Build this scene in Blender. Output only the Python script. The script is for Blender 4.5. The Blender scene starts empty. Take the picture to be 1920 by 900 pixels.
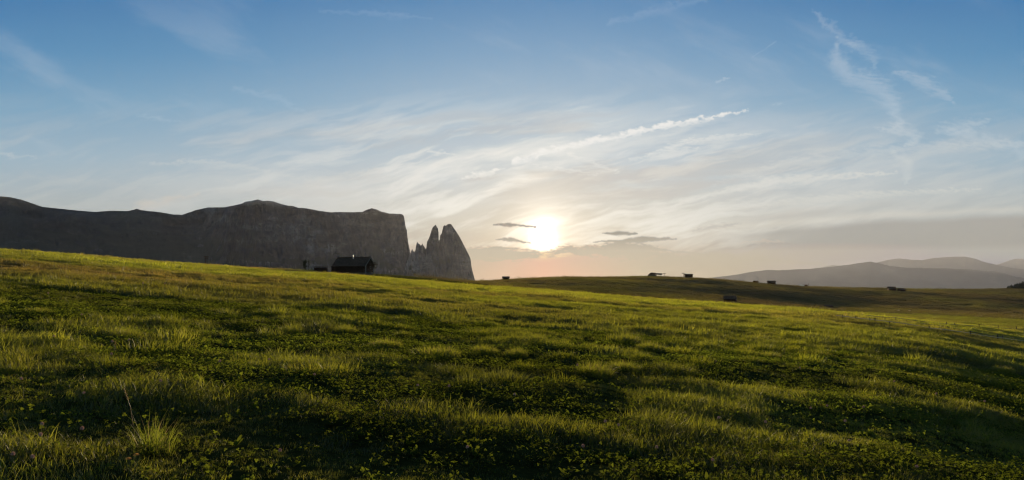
import bpy, math, random
import numpy as np
from mathutils import Vector, Matrix
R = math.radians
sc = bpy.context.scene
COL = sc.collection
rnd = random.Random(7)
rs = np.random.RandomState(11)

# ------------------------------------------------------------------ camera, light, exposure
EYE = 527.0            # picture row of the horizontal, F = focal length in picture columns (1920 wide)
F = 1280.0
SUN_ELEV, SUN_AZ = 3.42, 2.60
EXPOSURE = 0.75
HAZE_SHARE = 1.0
cam = bpy.data.cameras.new('camera'); cam_ob = bpy.data.objects.new('camera', cam); COL.objects.link(cam_ob)
sc.camera = cam_ob
cam_ob.location = (0, 0, 0); cam_ob.rotation_euler = (R(90), 0, 0)
cam.lens = 24; cam.sensor_width = 36; cam.shift_y = (EYE - 450) / 1920
cam.clip_start = 0.05; cam.clip_end = 120000
sc.view_settings.view_transform = 'Standard'; sc.view_settings.look = 'None'
sc.view_settings.exposure = EXPOSURE; sc.view_settings.gamma = 1
sc.view_settings.use_curve_mapping = False
sc.render.resolution_x = 1024; sc.render.resolution_y = 480
cy = sc.cycles
cy.use_denoising = True; cy.denoiser = 'OPENIMAGEDENOISE'
cy.max_bounces = 8; cy.diffuse_bounces = 3; cy.glossy_bounces = 2; cy.transmission_bounces = 4; cy.volume_bounces = 0
cy.sample_clamp_indirect = 4.0; cy.filter_width = 1.15; cy.volume_step_rate = 1.0
try: cy.use_light_tree = False
except Exception: pass

sun = bpy.data.lights.new('sun', 'SUN'); sun_ob = bpy.data.objects.new('sun', sun); COL.objects.link(sun_ob)
sun.energy = 5.0; sun.angle = R(1.0); sun.color = (1.0, 0.77, 0.45)
def sun_vec(el): return Vector((math.sin(R(SUN_AZ)) * math.cos(R(el)), math.cos(R(SUN_AZ)) * math.cos(R(el)), math.sin(R(el))))
SUN_DIR = sun_vec(SUN_ELEV)
sun_ob.rotation_euler = sun_vec(SUN_ELEV + .45).to_track_quat('Z', 'Y').to_euler()   # lamp raised above the disc so more of the grass catches light
sun_ob.location = (0, 0, 300)

# ---- tiny expression layer over math nodes
class X:
    def __init__(s, nt, sock): s.nt, s.k = nt, sock
    def _m(s, op, *a, clamp=False):
        n = s.nt.nodes.new('ShaderNodeMath'); n.operation = op; n.use_clamp = clamp
        for i, v in enumerate((s,) + a):
            if isinstance(v, X): s.nt.links.new(v.k, n.inputs[i])
            else: n.inputs[i].default_value = float(v)
        return X(s.nt, n.outputs[0])
    def __add__(s, o): return s._m('ADD', o)
    __radd__ = __add__
    def __mul__(s, o): return s._m('MULTIPLY', o)
    __rmul__ = __mul__
    def __sub__(s, o): return s._m('SUBTRACT', o)
    def __rsub__(s, o): return (s * -1.0)._m('ADD', o)
    def __truediv__(s, o): return s._m('DIVIDE', o)
    def abs(s): return s._m('ABSOLUTE')
    def exp(s): return s._m('EXPONENT')
    def min(s, o): return s._m('MINIMUM', o)
    def max(s, o): return s._m('MAXIMUM', o)
    def pow(s, o): return s._m('POWER', o)
    def clamp(s): return s._m('ADD', 0.0, clamp=True)
    def ss(s, lo, hi):
        n = s.nt.nodes.new('ShaderNodeMapRange'); n.interpolation_type = 'SMOOTHSTEP'
        s.nt.links.new(s.k, n.inputs[0]); n.inputs[1].default_value = lo; n.inputs[2].default_value = hi
        n.inputs[3].default_value = 0; n.inputs[4].default_value = 1
        return X(s.nt, n.outputs[0])
def xyz(nt, x, y, z=0.0):
    n = nt.nodes.new('ShaderNodeCombineXYZ')
    for i, v in enumerate((x, y, z)):
        if isinstance(v, X): nt.links.new(v.k, n.inputs[i])
        else: n.inputs[i].default_value = v
    return n.outputs[0]
def noise(nt, vec, scale, detail=4, rough=.55, dist=0.0):
    n = nt.nodes.new('ShaderNodeTexNoise'); n.inputs['Scale'].default_value = scale
    n.inputs['Detail'].default_value = detail; n.inputs['Roughness'].default_value = rough
    n.inputs['Distortion'].default_value = dist
    if vec is not None: nt.links.new(vec, n.inputs['Vector'])
    return X(nt, n.outputs[0])
def ramp(nt, fac, stops, interp='EASE'):
    n = nt.nodes.new('ShaderNodeValToRGB'); cr = n.color_ramp; cr.interpolation = interp
    while len(cr.elements) < len(stops): cr.elements.new(0.5)
    for e, (p, c) in zip(cr.elements, stops):
        e.position = p; e.color = (c[0], c[1], c[2], 1)
    nt.links.new(fac.k, n.inputs[0]); return n.outputs[0]
def mixc(nt, f, a, b, mode='MIX'):
    n = nt.nodes.new('ShaderNodeMix'); n.data_type = 'RGBA'; n.blend_type = mode
    for s, v in ((n.inputs[0], f), (n.inputs[6], a), (n.inputs[7], b)):
        if isinstance(v, X): nt.links.new(v.k, s)
        elif isinstance(v, (int, float)): s.default_value = v
        elif isinstance(v, tuple): s.default_value = (*v[:3], 1)
        else: nt.links.new(v, s)
    return n.outputs[2]
# ---- numpy noise
def _hash(ix, iy, seed):
    h = (ix.astype(np.int64) * 374761393 + iy.astype(np.int64) * 668265263 + seed * 1442695041) & 0xffffffff
    h = ((h ^ (h >> 13)) * 1274126177) & 0xffffffff
    h = ((h ^ (h >> 16)) * 2246822519) & 0xffffffff
    return ((h ^ (h >> 15)) & 0xffffff) / float(0xffffff)
def vnoise(x, y, seed=0):
    x = np.asarray(x, float); y = np.asarray(y, float)
    ix = np.floor(x); iy = np.floor(y); fx = x - ix; fy = y - iy
    fx = fx * fx * fx * (fx * (fx * 6 - 15) + 10); fy = fy * fy * fy * (fy * (fy * 6 - 15) + 10)
    ix = ix.astype(np.int64); iy = iy.astype(np.int64)
    a00 = _hash(ix, iy, seed); a10 = _hash(ix + 1, iy, seed); a01 = _hash(ix, iy + 1, seed); a11 = _hash(ix + 1, iy + 1, seed)
    return (a00 * (1 - fx) + a10 * fx) * (1 - fy) + (a01 * (1 - fx) + a11 * fx) * fy
def fbm(x, y, octv=4, seed=0, gain=.5):
    t = 0; amp = 1; tot = 0; c, s_ = .8, .6
    for k in range(octv):
        t = t + amp * vnoise(x, y, seed + k * 17); tot += amp; amp *= gain
        x, y = (x * c + y * s_) * 2.03 + 5.1, (y * c - x * s_) * 2.03 + 1.7
    return t / tot
def sst(x, lo, hi):
    t = np.clip((x - lo) / (hi - lo), 0, 1); return t * t * (3 - 2 * t)
def lin(*c):
    c = np.array(c[:3], float) / 255
    return np.where(c <= .04045, c / 12.92, ((c + .055) / 1.055) ** 2.4)

# ---- sky: the physical sky under layers of veil cloud, computed over compass direction and elevation
AZ0, AZ1, EL0, EL1 = -62.0, 62.0, -3.0, 60.0
NX, NY = 2480, 1260
_az = np.radians(np.linspace(AZ0, AZ1, NX))[None, :]; _el = np.radians(np.linspace(EL0, EL1, NY))[:, None]
DX = np.sin(_az) * np.cos(_el); DY = np.cos(_az) * np.cos(_el); DZ = np.sin(_el) + 0 * _az
a = DX / DY * 1.28 + .96; b = .527 - DZ / DY * 1.28
def rampn(f, stops):
    p = [s_[0] for s_ in stops]; c = np.array([s_[1] for s_ in stops])
    return np.stack([np.interp(f, p, c[:, i]) for i in range(3)], -1)
def over(amt, c):
    global col
    amt = np.clip(amt, 0, 1)[..., None]; col = col * (1 - amt) + np.asarray(c) * amt
bq = np.clip(b, -.6, .53)
col = rampn(bq, [(-.6, lin(78, 98, 122)), (-.3, lin(84, 118, 150)), (0.0, lin(80, 129, 175)), (.10, lin(100, 147, 184)), (.20, lin(132, 168, 192)),  # stops above the view are greyed to neutralise and lift the fill light
                 (.30, lin(166, 184, 194)), (.38, lin(186, 188, 184)), (.47, lin(178, 172, 162)), (.53, lin(160, 160, 160))])
near = np.exp(-((a - 1.02) / .50) ** 2)
over(near * sst(b, -.30, .40) * .72, rampn(np.clip(b, 0, 1), [(0, lin(148, 178, 206)), (.2, lin(196, 206, 212)), (.33, lin(228, 222, 212)), (.42, lin(234, 216, 190)), (.50, lin(214, 178, 142))]))
w1 = fbm(a * 3, b * 3, 3, 1); w2 = fbm(a * 14, b * 14, 4, 2)
aw = a + (w1 - .5) * .04; bw = b + (w1 - .5) * .026 + (w2 - .5) * .016
def fan(ang, sx, sy, seed, octv=6, gain=.58):
    c, s_ = math.cos(R(ang)), math.sin(R(ang))
    u = aw * c + bw * s_; v = bw * c - aw * s_
    return fbm(u * sx, v * sy, octv, seed, gain)
cir = sst(fan(-9, 2.6, 20, 3), .46, .74)
cir2 = sst(fan(-15, 6, 44, 9), .48, .76)
cir3 = sst(fan(20, 3, 11, 21), .48, .78)
band = sst(b, .14, .33) * (1 - sst(b, .44, .50))
wh = rampn(near, [(0, lin(212, 208, 200)), (.5, lin(236, 230, 220)), (1, lin(255, 247, 232))])
over(cir * band * (near * .38 + .22), wh)
over(cir2 * band * (near * .45 + .26), wh)
over(sst(fan(-11, 9, 80, 71), .54, .82) * band * (near * .30 + .12), wh)
over(cir3 * sst(b, -.1, .15) * (1 - sst(b, .30, .40)) * .22, lin(205, 212, 218))
over(sst(fan(-5, 4, 30, 33), .5, .74) * band * near * .5, lin(204, 190, 172))
NA = fbm(a * 30, b * 30, 5, 50, .62); NB = fbm(a * 60, b * 130, 5, 60, .65)
def streak(pts, wid, amt, colr, rag=.012, soft=1.0, seed=0, holes=.5):
    """a feathery cloud along a line of (a, b) points; wid = half width at each point"""
    global col
    m = max(wid) * 1.2 + rag + .002
    j = np.where((a[0] > min(p[0] for p in pts) - m) & (a[0] < max(p[0] for p in pts) + m))[0]
    if not len(j): return
    J = slice(j[0], j[-1] + 1)
    sh = (int(seed) * 97) % 900
    n_ = np.roll(NA, sh, 0)[:, J]; m_ = np.roll(NB, sh, 0)[:, J]
    A, B = a[:, J] + (n_ - .5) * 1.6 * rag, b[:, J] + (m_ - .5) * 1.6 * rag
    A = np.broadcast_to(A, B.shape); tot = 0
    for (p0, p1, h0, h1) in zip(pts, pts[1:], wid, wid[1:]):
        vx, vy = p1[0] - p0[0], p1[1] - p0[1]; L2 = vx * vx + vy * vy
        t = np.clip(((A - p0[0]) * vx + (B - p0[1]) * vy) / L2, 0, 1)
        d = np.hypot(A - p0[0] - t * vx, B - p0[1] - t * vy)
        tot = np.maximum(tot, np.clip(1 - d / (t * (h1 - h0) + max(h0, 1e-4)), 0, 1))
    tot = sst(tot, 0, soft) * np.clip((m_ - .5) * 3.2 * holes + 1 - holes * .3, 0, 1)
    amt = np.clip(tot * amt, 0, 1)[..., None]
    col[:, J] = col[:, J] * (1 - amt) + np.asarray(lin(*colr)) * amt
W = (246, 240, 228)
# long vapour trail and its broken tail
streak([(.865, .334), (.905, .326), (.945, .316)], [.001, .009, .001], .75, (255, 248, 235), seed=1)
streak([(.965, .304), (.99, .298), (1.03, .283), (1.12, .264), (1.22, .242), (1.33, .222), (1.405, .205)], [.007, .010, .008, .010, .007, .005, .001], .95, (248, 243, 234), seed=2, rag=.012, holes=.7, soft=.7)
streak([(1.07, .290), (1.11, .305), (1.16, .325)], [.006, .007, .002], .5, W, seed=3)
streak([(.99, .305), (1.05, .318), (1.12, .328)], [.004, .006, .002], .4, W, seed=4)
streak([(1.215, .290), (1.26, .277), (1.305, .256)], [.002, .008, .001], .5, W, seed=5)
streak([(1.29, .268), (1.36, .256), (1.425, .250)], [.003, .006, .001], .4, W, seed=6)
streak([(1.18, .300), (1.25, .285), (1.32, .278)], [.003, .009, .001], .35, W, seed=7)
streak([(.80, .281), (.82, .287), (.85, .290)], [.001, .008, .002], .55, W, seed=8)
streak([(1.34, .154), (1.355, .149), (1.372, .147)], [.001, .004, .001], .55, (205, 214, 220), seed=9)
streak([(1.45, .196), (1.465, .191)], [.002, .004], .5, (210, 216, 220), seed=10)
streak([(1.41, .108), (1.455, .078)], [.001, .0022], .35, (180, 200, 220), seed=11, rag=.002)
# hooked wisps on the right
P_ = (206, 214, 220)
streak([(1.52, .02), (1.545, .04), (1.575, .065), (1.60, .085)], [.006, .012, .010, .012], 0.24, P_, seed=12, rag=.020, holes=.3)
streak([(1.57, .08), (1.57, .12), (1.60, .145), (1.65, .165), (1.675, .195), (1.685, .225)], [.010, .026, .028, .032, .026, .010], 0.36, P_, seed=13, rag=.020, holes=.3)
streak([(1.60, .08), (1.635, .105), (1.64, .125)], [.01, .020, .008], 0.22, P_, seed=14, rag=.020, holes=.3)
streak([(1.68, .135), (1.72, .148), (1.76, .170), (1.79, .195)], [.008, .017, .017, .006], 0.32, P_, seed=15, rag=.020, holes=.3)
streak([(1.645, .243), (1.69, .245), (1.72, .258), (1.70, .275)], [.004, .022, .016, .006], 0.42, (216, 218, 216), seed=16, rag=.020, holes=.3)
streak([(1.68, .285), (1.70, .31), (1.70, .345)], [.02, .022, .004], 0.36, (220, 218, 212), seed=17, rag=.020, holes=.3)
streak([(1.76, .243), (1.80, .238), (1.86, .228)], [.012, .020, .004], 0.34, (212, 216, 216), seed=18, rag=.020, holes=.3)
streak([(1.78, .25), (1.86, .262), (1.94, .29)], [.01, .018, .02], 0.34, (206, 212, 214), seed=19, rag=.020, holes=.3)
# sweeping veils on the right half
streak([(1.26, .389), (1.33, .365), (1.45, .340), (1.60, .330), (1.68, .325)], [.001, .010, .014, .009, .001], .5, (238, 230, 216), seed=20, rag=.012)
streak([(1.30, .40), (1.55, .372), (1.70, .362), (1.84, .356)], [.004, .012, .008, .002], .38, (232, 224, 210), seed=21, rag=.012)
streak([(1.34, .347), (1.48, .305), (1.70, .276), (1.92, .272)], [.004, .014, .014, .010], .30, (220, 218, 212), seed=22, rag=.02)
# wisps on the left
streak([(-.02, .285), (.03, .294), (.068, .294)], [.004, .009, .001], .5, (205, 208, 206), seed=23)
streak([(.255, .216), (.30, .225), (.342, .228)], [.001, .006, .001], .32, (190, 204, 214), seed=24)
streak([(.44, .165), (.52, .185), (.58, .216)], [.006, .011, .002], .30, (178, 198, 214), seed=25)
streak([(.28, .308), (.38, .304), (.47, .315), (.60, .345)], [.002, .008, .007, .002], .42, (214, 212, 206), seed=26)
streak([(.42, .338), (.52, .343), (.58, .352)], [.002, .006, .001], .3, (218, 212, 202), seed=27)
streak([(.26, .388), (.32, .375), (.372, .364)], [.014, .011, .003], .5, (222, 206, 188), seed=28)
streak([(.04, .33), (.20, .345), (.30, .37)], [.01, .014, .006], .22, (206, 202, 196), seed=29)
streak([(.58, .345), (.66, .330), (.72, .320)], [.012, .014, .004], .35, (226, 216, 202), seed=30)
streak([(.60, .02), (.72, .028), (.81, .035)], [.004, .010, .002], .18, (176, 196, 218), seed=31)
streak([(1.14, .045), (1.22, .022), (1.32, .0)], [.006, .014, .01], .22, (176, 196, 218), seed=32)
streak([(.96, .235), (1.03, .218), (1.11, .211)], [.006, .009, .001], .3, (216, 216, 214), seed=33)
# great grey slab of cloud over the right horizon, sharp upper edge
edge = (fbm(a * 6, a * 0 + 4, 4, 70) - .5) * .014
line = .392 + (1.92 - a) * .052 + np.clip(1.60 - a, 0, 9) ** 2 * .12
slab = sst(b + edge - line, .004, .020) * sst(a, 1.28, 1.55) * (1 - sst(b, .455, .53) * .5)
over(np.clip(1 - np.abs((b + edge - line) / .010), 0, 1) * sst(a, 1.28, 1.45) * .4, lin(226, 214, 198))
over(slab * .95, lin(176, 167, 156))
# low sky: warm under the sun, grey-lilac away from it
over(sst(b, .455, .510) * .85, rampn(a, [(.55, lin(190, 170, 150)), (.88, lin(208, 170, 130)), (1.02, lin(228, 172, 112)), (1.17, lin(206, 174, 138)), (1.35, lin(172, 167, 160)), (1.55, lin(156, 160, 164))]))
# sun behind thin cloud: aureole round the true sun direction
an = np.degrees(np.arccos(np.clip(DX * SUN_DIR.x + DY * SUN_DIR.y + DZ * SUN_DIR.z, -1, 1)))
under = 1 - sst(b, .462, .484) * .80
eln = np.degrees(_el) - SUN_ELEV; an2 = np.hypot(np.degrees(_az) - SUN_AZ, np.where(eln > 0, eln * .72, eln))
col = col + ((np.exp(-an2 ** 2 / .75) * 2.2 + np.exp(-an2 ** 2 / 5.5) * .40) * under)[..., None] * np.array((1.0, .90, .74))
col = col + (np.exp(-an / 3.0) * under * .42)[..., None] * np.array((1.0, .74, .42))
# the bank the sun sinks into and the small dark lens clouds
G1 = (176, 150, 128)
streak([(.87, .474), (.93, .477), (1.00, .478), (1.06, .474)], [.014, .017, .012, .003], 1.0, (140, 102, 80), seed=40, rag=.014, holes=.25)
streak([(1.03, .470), (1.10, .468), (1.18, .475), (1.26, .478)], [.006, .014, .014, .006], 1.0, (164, 126, 98), seed=41, rag=.014, holes=.3)
streak([(1.13, .459), (1.19, .464), (1.25, .470)], [.004, .014, .004], 1.0, (140, 126, 114), seed=42, rag=.010, holes=.2)
streak([(1.112, .4535), (1.16, .454), (1.21, .449), (1.27, .449)], [.0015, .005, .0085, .002], 1.0, (124, 110, 100), seed=43, rag=.005, holes=.12)
streak([(1.130, .4385), (1.160, .4385), (1.196, .4385)], [.001, .0072, .001], 1.0, (116, 102, 88), seed=44, rag=.003, holes=.1)
streak([(.927, .4215), (.96, .4225), (1.006, .4265)], [.0015, .0056, .001], 1.0, (134, 100, 76), seed=45, rag=.005, holes=.12)
streak([(.930, .449), (.957, .450), (.995, .4545)], [.0015, .0062, .001], 1.0, (134, 100, 76), seed=46, rag=.005, holes=.12)
streak([(.910, .4655), (.94, .4655), (.962, .4650)], [.0015, .005, .0015], 1.0, (134, 102, 80), seed=47, rag=.005, holes=.12)
streak([(1.045, .462), (1.07, .464), (1.10, .466)], [.0008, .0025, .0008], .9, (190, 146, 104), seed=48, rag=.005, holes=.1)
streak([(1.40, .462), (1.44, .459), (1.50, .458)], [.002, .006, .001], .55, (164, 154, 144), seed=49, rag=.008)
streak([(1.38, .458), (1.43, .452), (1.47, .455)], [.001, .004, .001], .5, (214, 190, 168), seed=50, rag=.008)
streak([(1.30, .432), (1.34, .426), (1.39, .420)], [.006, .008, .001], .45, (186, 174, 160), seed=51, rag=.01)
streak([(1.25, .470), (1.38, .484), (1.55, .497)], [.003, .006, .004], .4, (158, 152, 148), seed=52, rag=.006)
streak([(.99, .4745), (1.02, .4785), (1.06, .4795)], [.001, .0035, .001], .9, (255, 224, 176), seed=53, rag=.012, holes=.6)
# what the haze box (built further down) adds in front of this sky is taken off it here
HAZE_D, HAZE_G, HAZE_C = 1.6e-5, .38, np.array((.73, .775, .94))
Lh = np.minimum(25800 / np.maximum(np.cos(_el), .2), 1150 / np.maximum(np.sin(_el), .02)); Th = np.exp(-HAZE_D * Lh)[..., None]
ph = (1 - HAZE_G ** 2) / (4 * math.pi * (1 + HAZE_G ** 2 - 2 * HAZE_G * np.cos(np.radians(an))) ** 1.5)
add_ = (sun.energy * np.array(sun.color) * math.exp(-HAZE_D * 6000) * ph[..., None] + .10) * HAZE_C * (1 - Th) * 2 ** EXPOSURE
col = np.maximum((col - HAZE_SHARE * add_) / Th, .05 * col)
img = bpy.data.images.new('sky_clouds', NX, NY, float_buffer=True, is_data=True)
buf = np.ones((NY, NX, 4), np.float32); buf[..., :3] = col
img.pixels.foreach_set(buf.ravel()); img.pack()
del buf
world = bpy.data.worlds.new('World'); sc.world = world; world.use_nodes = True
nt = world.node_tree; bg = nt.nodes['Background']
SKY_STRENGTH = 0.1
K = 1.0 / (SKY_STRENGTH * 2 ** EXPOSURE)       # picture value -> sky value
tc = nt.nodes.new('ShaderNodeTexCoord')
sep = nt.nodes.new('ShaderNodeSeparateXYZ'); nt.links.new(tc.outputs['Generated'], sep.inputs[0])
dx, dy, dz = (X(nt, sep.outputs[i]) for i in range(3))
az = dx._m('ARCTAN2', dy) * (180 / math.pi); el = dz._m('ARCSINE') * (180 / math.pi)
im = nt.nodes.new('ShaderNodeTexImage'); im.image = img; im.extension = 'EXTEND'; im.interpolation = 'Cubic'
nt.links.new(xyz(nt, (az - AZ0) / (AZ1 - AZ0), (el - EL0) / (EL1 - EL0)), im.inputs[0])
sky = nt.nodes.new('ShaderNodeTexSky'); sky.sky_type = 'NISHITA'; sky.sun_disc = False
sky.sun_elevation = R(SUN_ELEV); sky.sun_rotation = R(SUN_AZ); sky.altitude = 1800
sky.air_density = 1.0; sky.dust_density = 0.4; sky.ozone_density = 3.0
nt.links.new(xyz(nt, dx, dy, dz.max(0.012)), sky.inputs[0])
vm = nt.nodes.new('ShaderNodeVectorMath'); vm.operation = 'SCALE'; vm.inputs['Scale'].default_value = K
nt.links.new(im.outputs[0], vm.inputs[0])
nt.links.new(mixc(nt, .12, vm.outputs[0], sky.outputs[0]), bg.inputs[0]); bg.inputs[1].default_value = SKY_STRENGTH
world.cycles.sampling_method = 'MANUAL'; world.cycles.sample_map_resolution = 1024

# ------------------------------------------------------------------ materials
def mat(name, base=(.2, .2, .2), rough=.8, spec=.3, metal=0.0):
    m = bpy.data.materials.new(name); m.use_nodes = True
    p = m.node_tree.nodes['Principled BSDF']
    p.inputs['Base Color'].default_value = (*base[:3], 1); p.inputs['Roughness'].default_value = rough
    p.inputs['Specular IOR Level'].default_value = spec; p.inputs['Metallic'].default_value = metal
    return m
def pos(nt):
    return nt.nodes.new('ShaderNodeNewGeometry').outputs['Position']
def scaled(nt, vec, s):
    n = nt.nodes.new('ShaderNodeVectorMath'); n.operation = 'MULTIPLY'; nt.links.new(vec, n.inputs[0]); n.inputs[1].default_value = s
    return n.outputs[0]
def noisy(name, stops, scale=(1, 1, 1), nscale=1.0, detail=5, rough=.85, bump=0.0, bump_scale=None, obj_space=False, spec=.25):
    m = mat(name, rough=rough, spec=spec); nt = m.node_tree; p = nt.nodes['Principled BSDF']
    v = nt.nodes.new('ShaderNodeTexCoord').outputs['Object'] if obj_space else pos(nt)
    n = noise(nt, scaled(nt, v, scale), nscale, detail, .6)
    nt.links.new(ramp(nt, n, stops, 'LINEAR'), p.inputs['Base Color'])
    if bump:
        b_ = nt.nodes.new('ShaderNodeBump'); b_.inputs['Strength'].default_value = 1; b_.inputs['Distance'].default_value = bump
        nt.links.new((noise(nt, scaled(nt, v, scale), bump_scale or nscale * 3, 6, .65)).k, b_.inputs['Height'])
        nt.links.new(b_.outputs[0], p.inputs['Normal'])
    return m
def leafy(name, base, trans, tw=.5, attr=True, gloss=.04):
    """thin leaf: diffuse + light coming through; 'tint' of each clump shifts it between green, straw and brown"""
    m = bpy.data.materials.new(name); m.use_nodes = True; nt = m.node_tree
    for n in list(nt.nodes): nt.nodes.remove(n)
    out = nt.nodes.new('ShaderNodeOutputMaterial')
    cb, ct = base, trans
    if attr:
        at = nt.nodes.new('ShaderNodeAttribute'); at.attribute_type = 'INSTANCER'; at.attribute_name = 'tint'
        sp = nt.nodes.new('ShaderNodeSeparateXYZ'); nt.links.new(at.outputs['Vector'], sp.inputs[0])
        dry, val = X(nt, sp.outputs[0]), X(nt, sp.outputs[1])
        oi = nt.nodes.new('ShaderNodeObjectInfo')
        rv = X(nt, oi.outputs['Random'])
        vv = val * (rv * .5 + .75)
        def tone(c, d):
            k = mixc(nt, dry.clamp(), tuple(c), tuple(d))
            g = nt.nodes.new('ShaderNodeVectorMath'); g.operation = 'SCALE'
            nt.links.new(k, g.inputs[0]); nt.links.new(vv.k, g.inputs['Scale']); return g.outputs[0]
        cb = tone(base, (.15, .105, .045)); ct = tone(trans, (.30, .18, .05))
    def put(sock, c):
        if isinstance(c, tuple): sock.default_value = (*c, 1)
        else: nt.links.new(c, sock)
    d = nt.nodes.new('ShaderNodeBsdfDiffuse'); t = nt.nodes.new('ShaderNodeBsdfTranslucent'); g = nt.nodes.new('ShaderNodeBsdfGlossy')
    put(d.inputs[0], cb); put(t.inputs[0], ct); g.inputs[0].default_value = (1, 1, 1, 1); g.inputs[1].default_value = .5
    m1 = nt.nodes.new('ShaderNodeMixShader'); m1.inputs[0].default_value = tw
    nt.links.new(d.outputs[0], m1.inputs[1]); nt.links.new(t.outputs[0], m1.inputs[2])
    m2 = nt.nodes.new('ShaderNodeMixShader'); m2.inputs[0].default_value = gloss
    nt.links.new(m1.outputs[0], m2.inputs[1]); nt.links.new(g.outputs[0], m2.inputs[2])
    nt.links.new(m2.outputs[0], out.inputs[0])
    return m

# ------------------------------------------------------------------ object helpers
def link(o, parent=None):
    COL.objects.link(o)
    if parent is not None: o.parent = parent
    return o
def tag(o, label=None, cat=None, group=None, kind=None):
    if label: o['label'] = label
    if cat: o['category'] = cat
    if group: o['group'] = group
    if kind: o['kind'] = kind
    return o
def empty(name, loc, rz=0.0, **k):
    o = bpy.data.objects.new(name, None); o.empty_display_size = .2
    o.location = loc; o.rotation_euler = (0, 0, rz); return tag(link(o), **k)
class MB:
    def __init__(s): s.v = []; s.f = []
    def add(s, vs, fs):
        n = len(s.v); s.v += [tuple(v) for v in vs]; s.f += [tuple(i + n for i in f) for f in fs]
    def box(s, c, d, rot=None, jit=0):
        x, y, z = d[0] / 2, d[1] / 2, d[2] / 2
        vs = [Vector((i * x, j * y, k * z)) for i in (-1, 1) for j in (-1, 1) for k in (-1, 1)]
        if jit: vs = [v + Vector((rnd.uniform(-jit, jit), rnd.uniform(-jit, jit), rnd.uniform(-jit, jit))) for v in vs]
        if rot is not None: vs = [rot @ v for v in vs]
        s.add([v + Vector(c) for v in vs], [(0, 1, 3, 2), (4, 6, 7, 5), (0, 4, 5, 1), (2, 3, 7, 6), (0, 2, 6, 4), (1, 5, 7, 3)])
    def tube(s, p0, p1, r0, r1=None, n=7, cap=True):
        r1 = r0 if r1 is None else r1
        p0, p1 = Vector(p0), Vector(p1); q = (p1 - p0).to_track_quat('Z', 'Y')
        vs = [p0 + q @ Vector((math.cos(t) * r0, math.sin(t) * r0, 0)) for t in [2 * math.pi * i / n for i in range(n)]]
        vs += [p1 + q @ Vector((math.cos(t) * r1, math.sin(t) * r1, 0)) for t in [2 * math.pi * i / n for i in range(n)]]
        fs = [(i, (i + 1) % n, n + (i + 1) % n, n + i) for i in range(n)]
        if cap: fs += [tuple(range(n))[::-1], tuple(range(n, 2 * n))]
        s.add(vs, fs)
    def prism(s, poly, y0, y1):                      # polygon in x,z swept along y
        n = len(poly)
        s.add([(x, y0, z) for x, z in poly] + [(x, y1, z) for x, z in poly],
              [tuple(range(n)), tuple(range(n, 2 * n))[::-1]] + [(i, n + i, n + (i + 1) % n, (i + 1) % n) for i in range(n)])
    def build(s, name, m, parent=None, smooth=False):
        me = bpy.data.meshes.new(name); me.from_pydata(s.v, [], s.f); me.validate(); me.update()
        me.materials.append(m)
        if smooth: me.shade_smooth()
        return link(bpy.data.objects.new(name, me), parent)
def grid_mesh(name, V, m, smooth=True, wrap=False):
    """V: (rows, cols, 3) array"""
    r, c = V.shape[:2]; i = np.arange(r * c).reshape(r, c)
    if wrap: i = np.concatenate([i, i[:, :1]], 1)
    q = np.stack([i[:-1, :-1], i[:-1, 1:], i[1:, 1:], i[1:, :-1]], -1).reshape(-1, 4)
    me = bpy.data.meshes.new(name)
    me.vertices.add(r * c); me.vertices.foreach_set('co', V.reshape(-1).astype(np.float32))
    me.loops.add(q.size); me.loops.foreach_set('vertex_index', q.reshape(-1).astype(np.int32))
    me.polygons.add(len(q)); me.polygons.foreach_set('loop_start', np.arange(0, q.size, 4, dtype=np.int32))
    me.update(calc_edges=True); me.validate()
    if smooth: me.shade_smooth()
    me.materials.append(m)
    return link(bpy.data.objects.new(name, me))
def copy_tree(o, parent=None):
    c = o.copy(); COL.objects.link(c); c.parent = parent
    for ch in list(o.children): copy_tree(ch, c)
    return c

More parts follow.
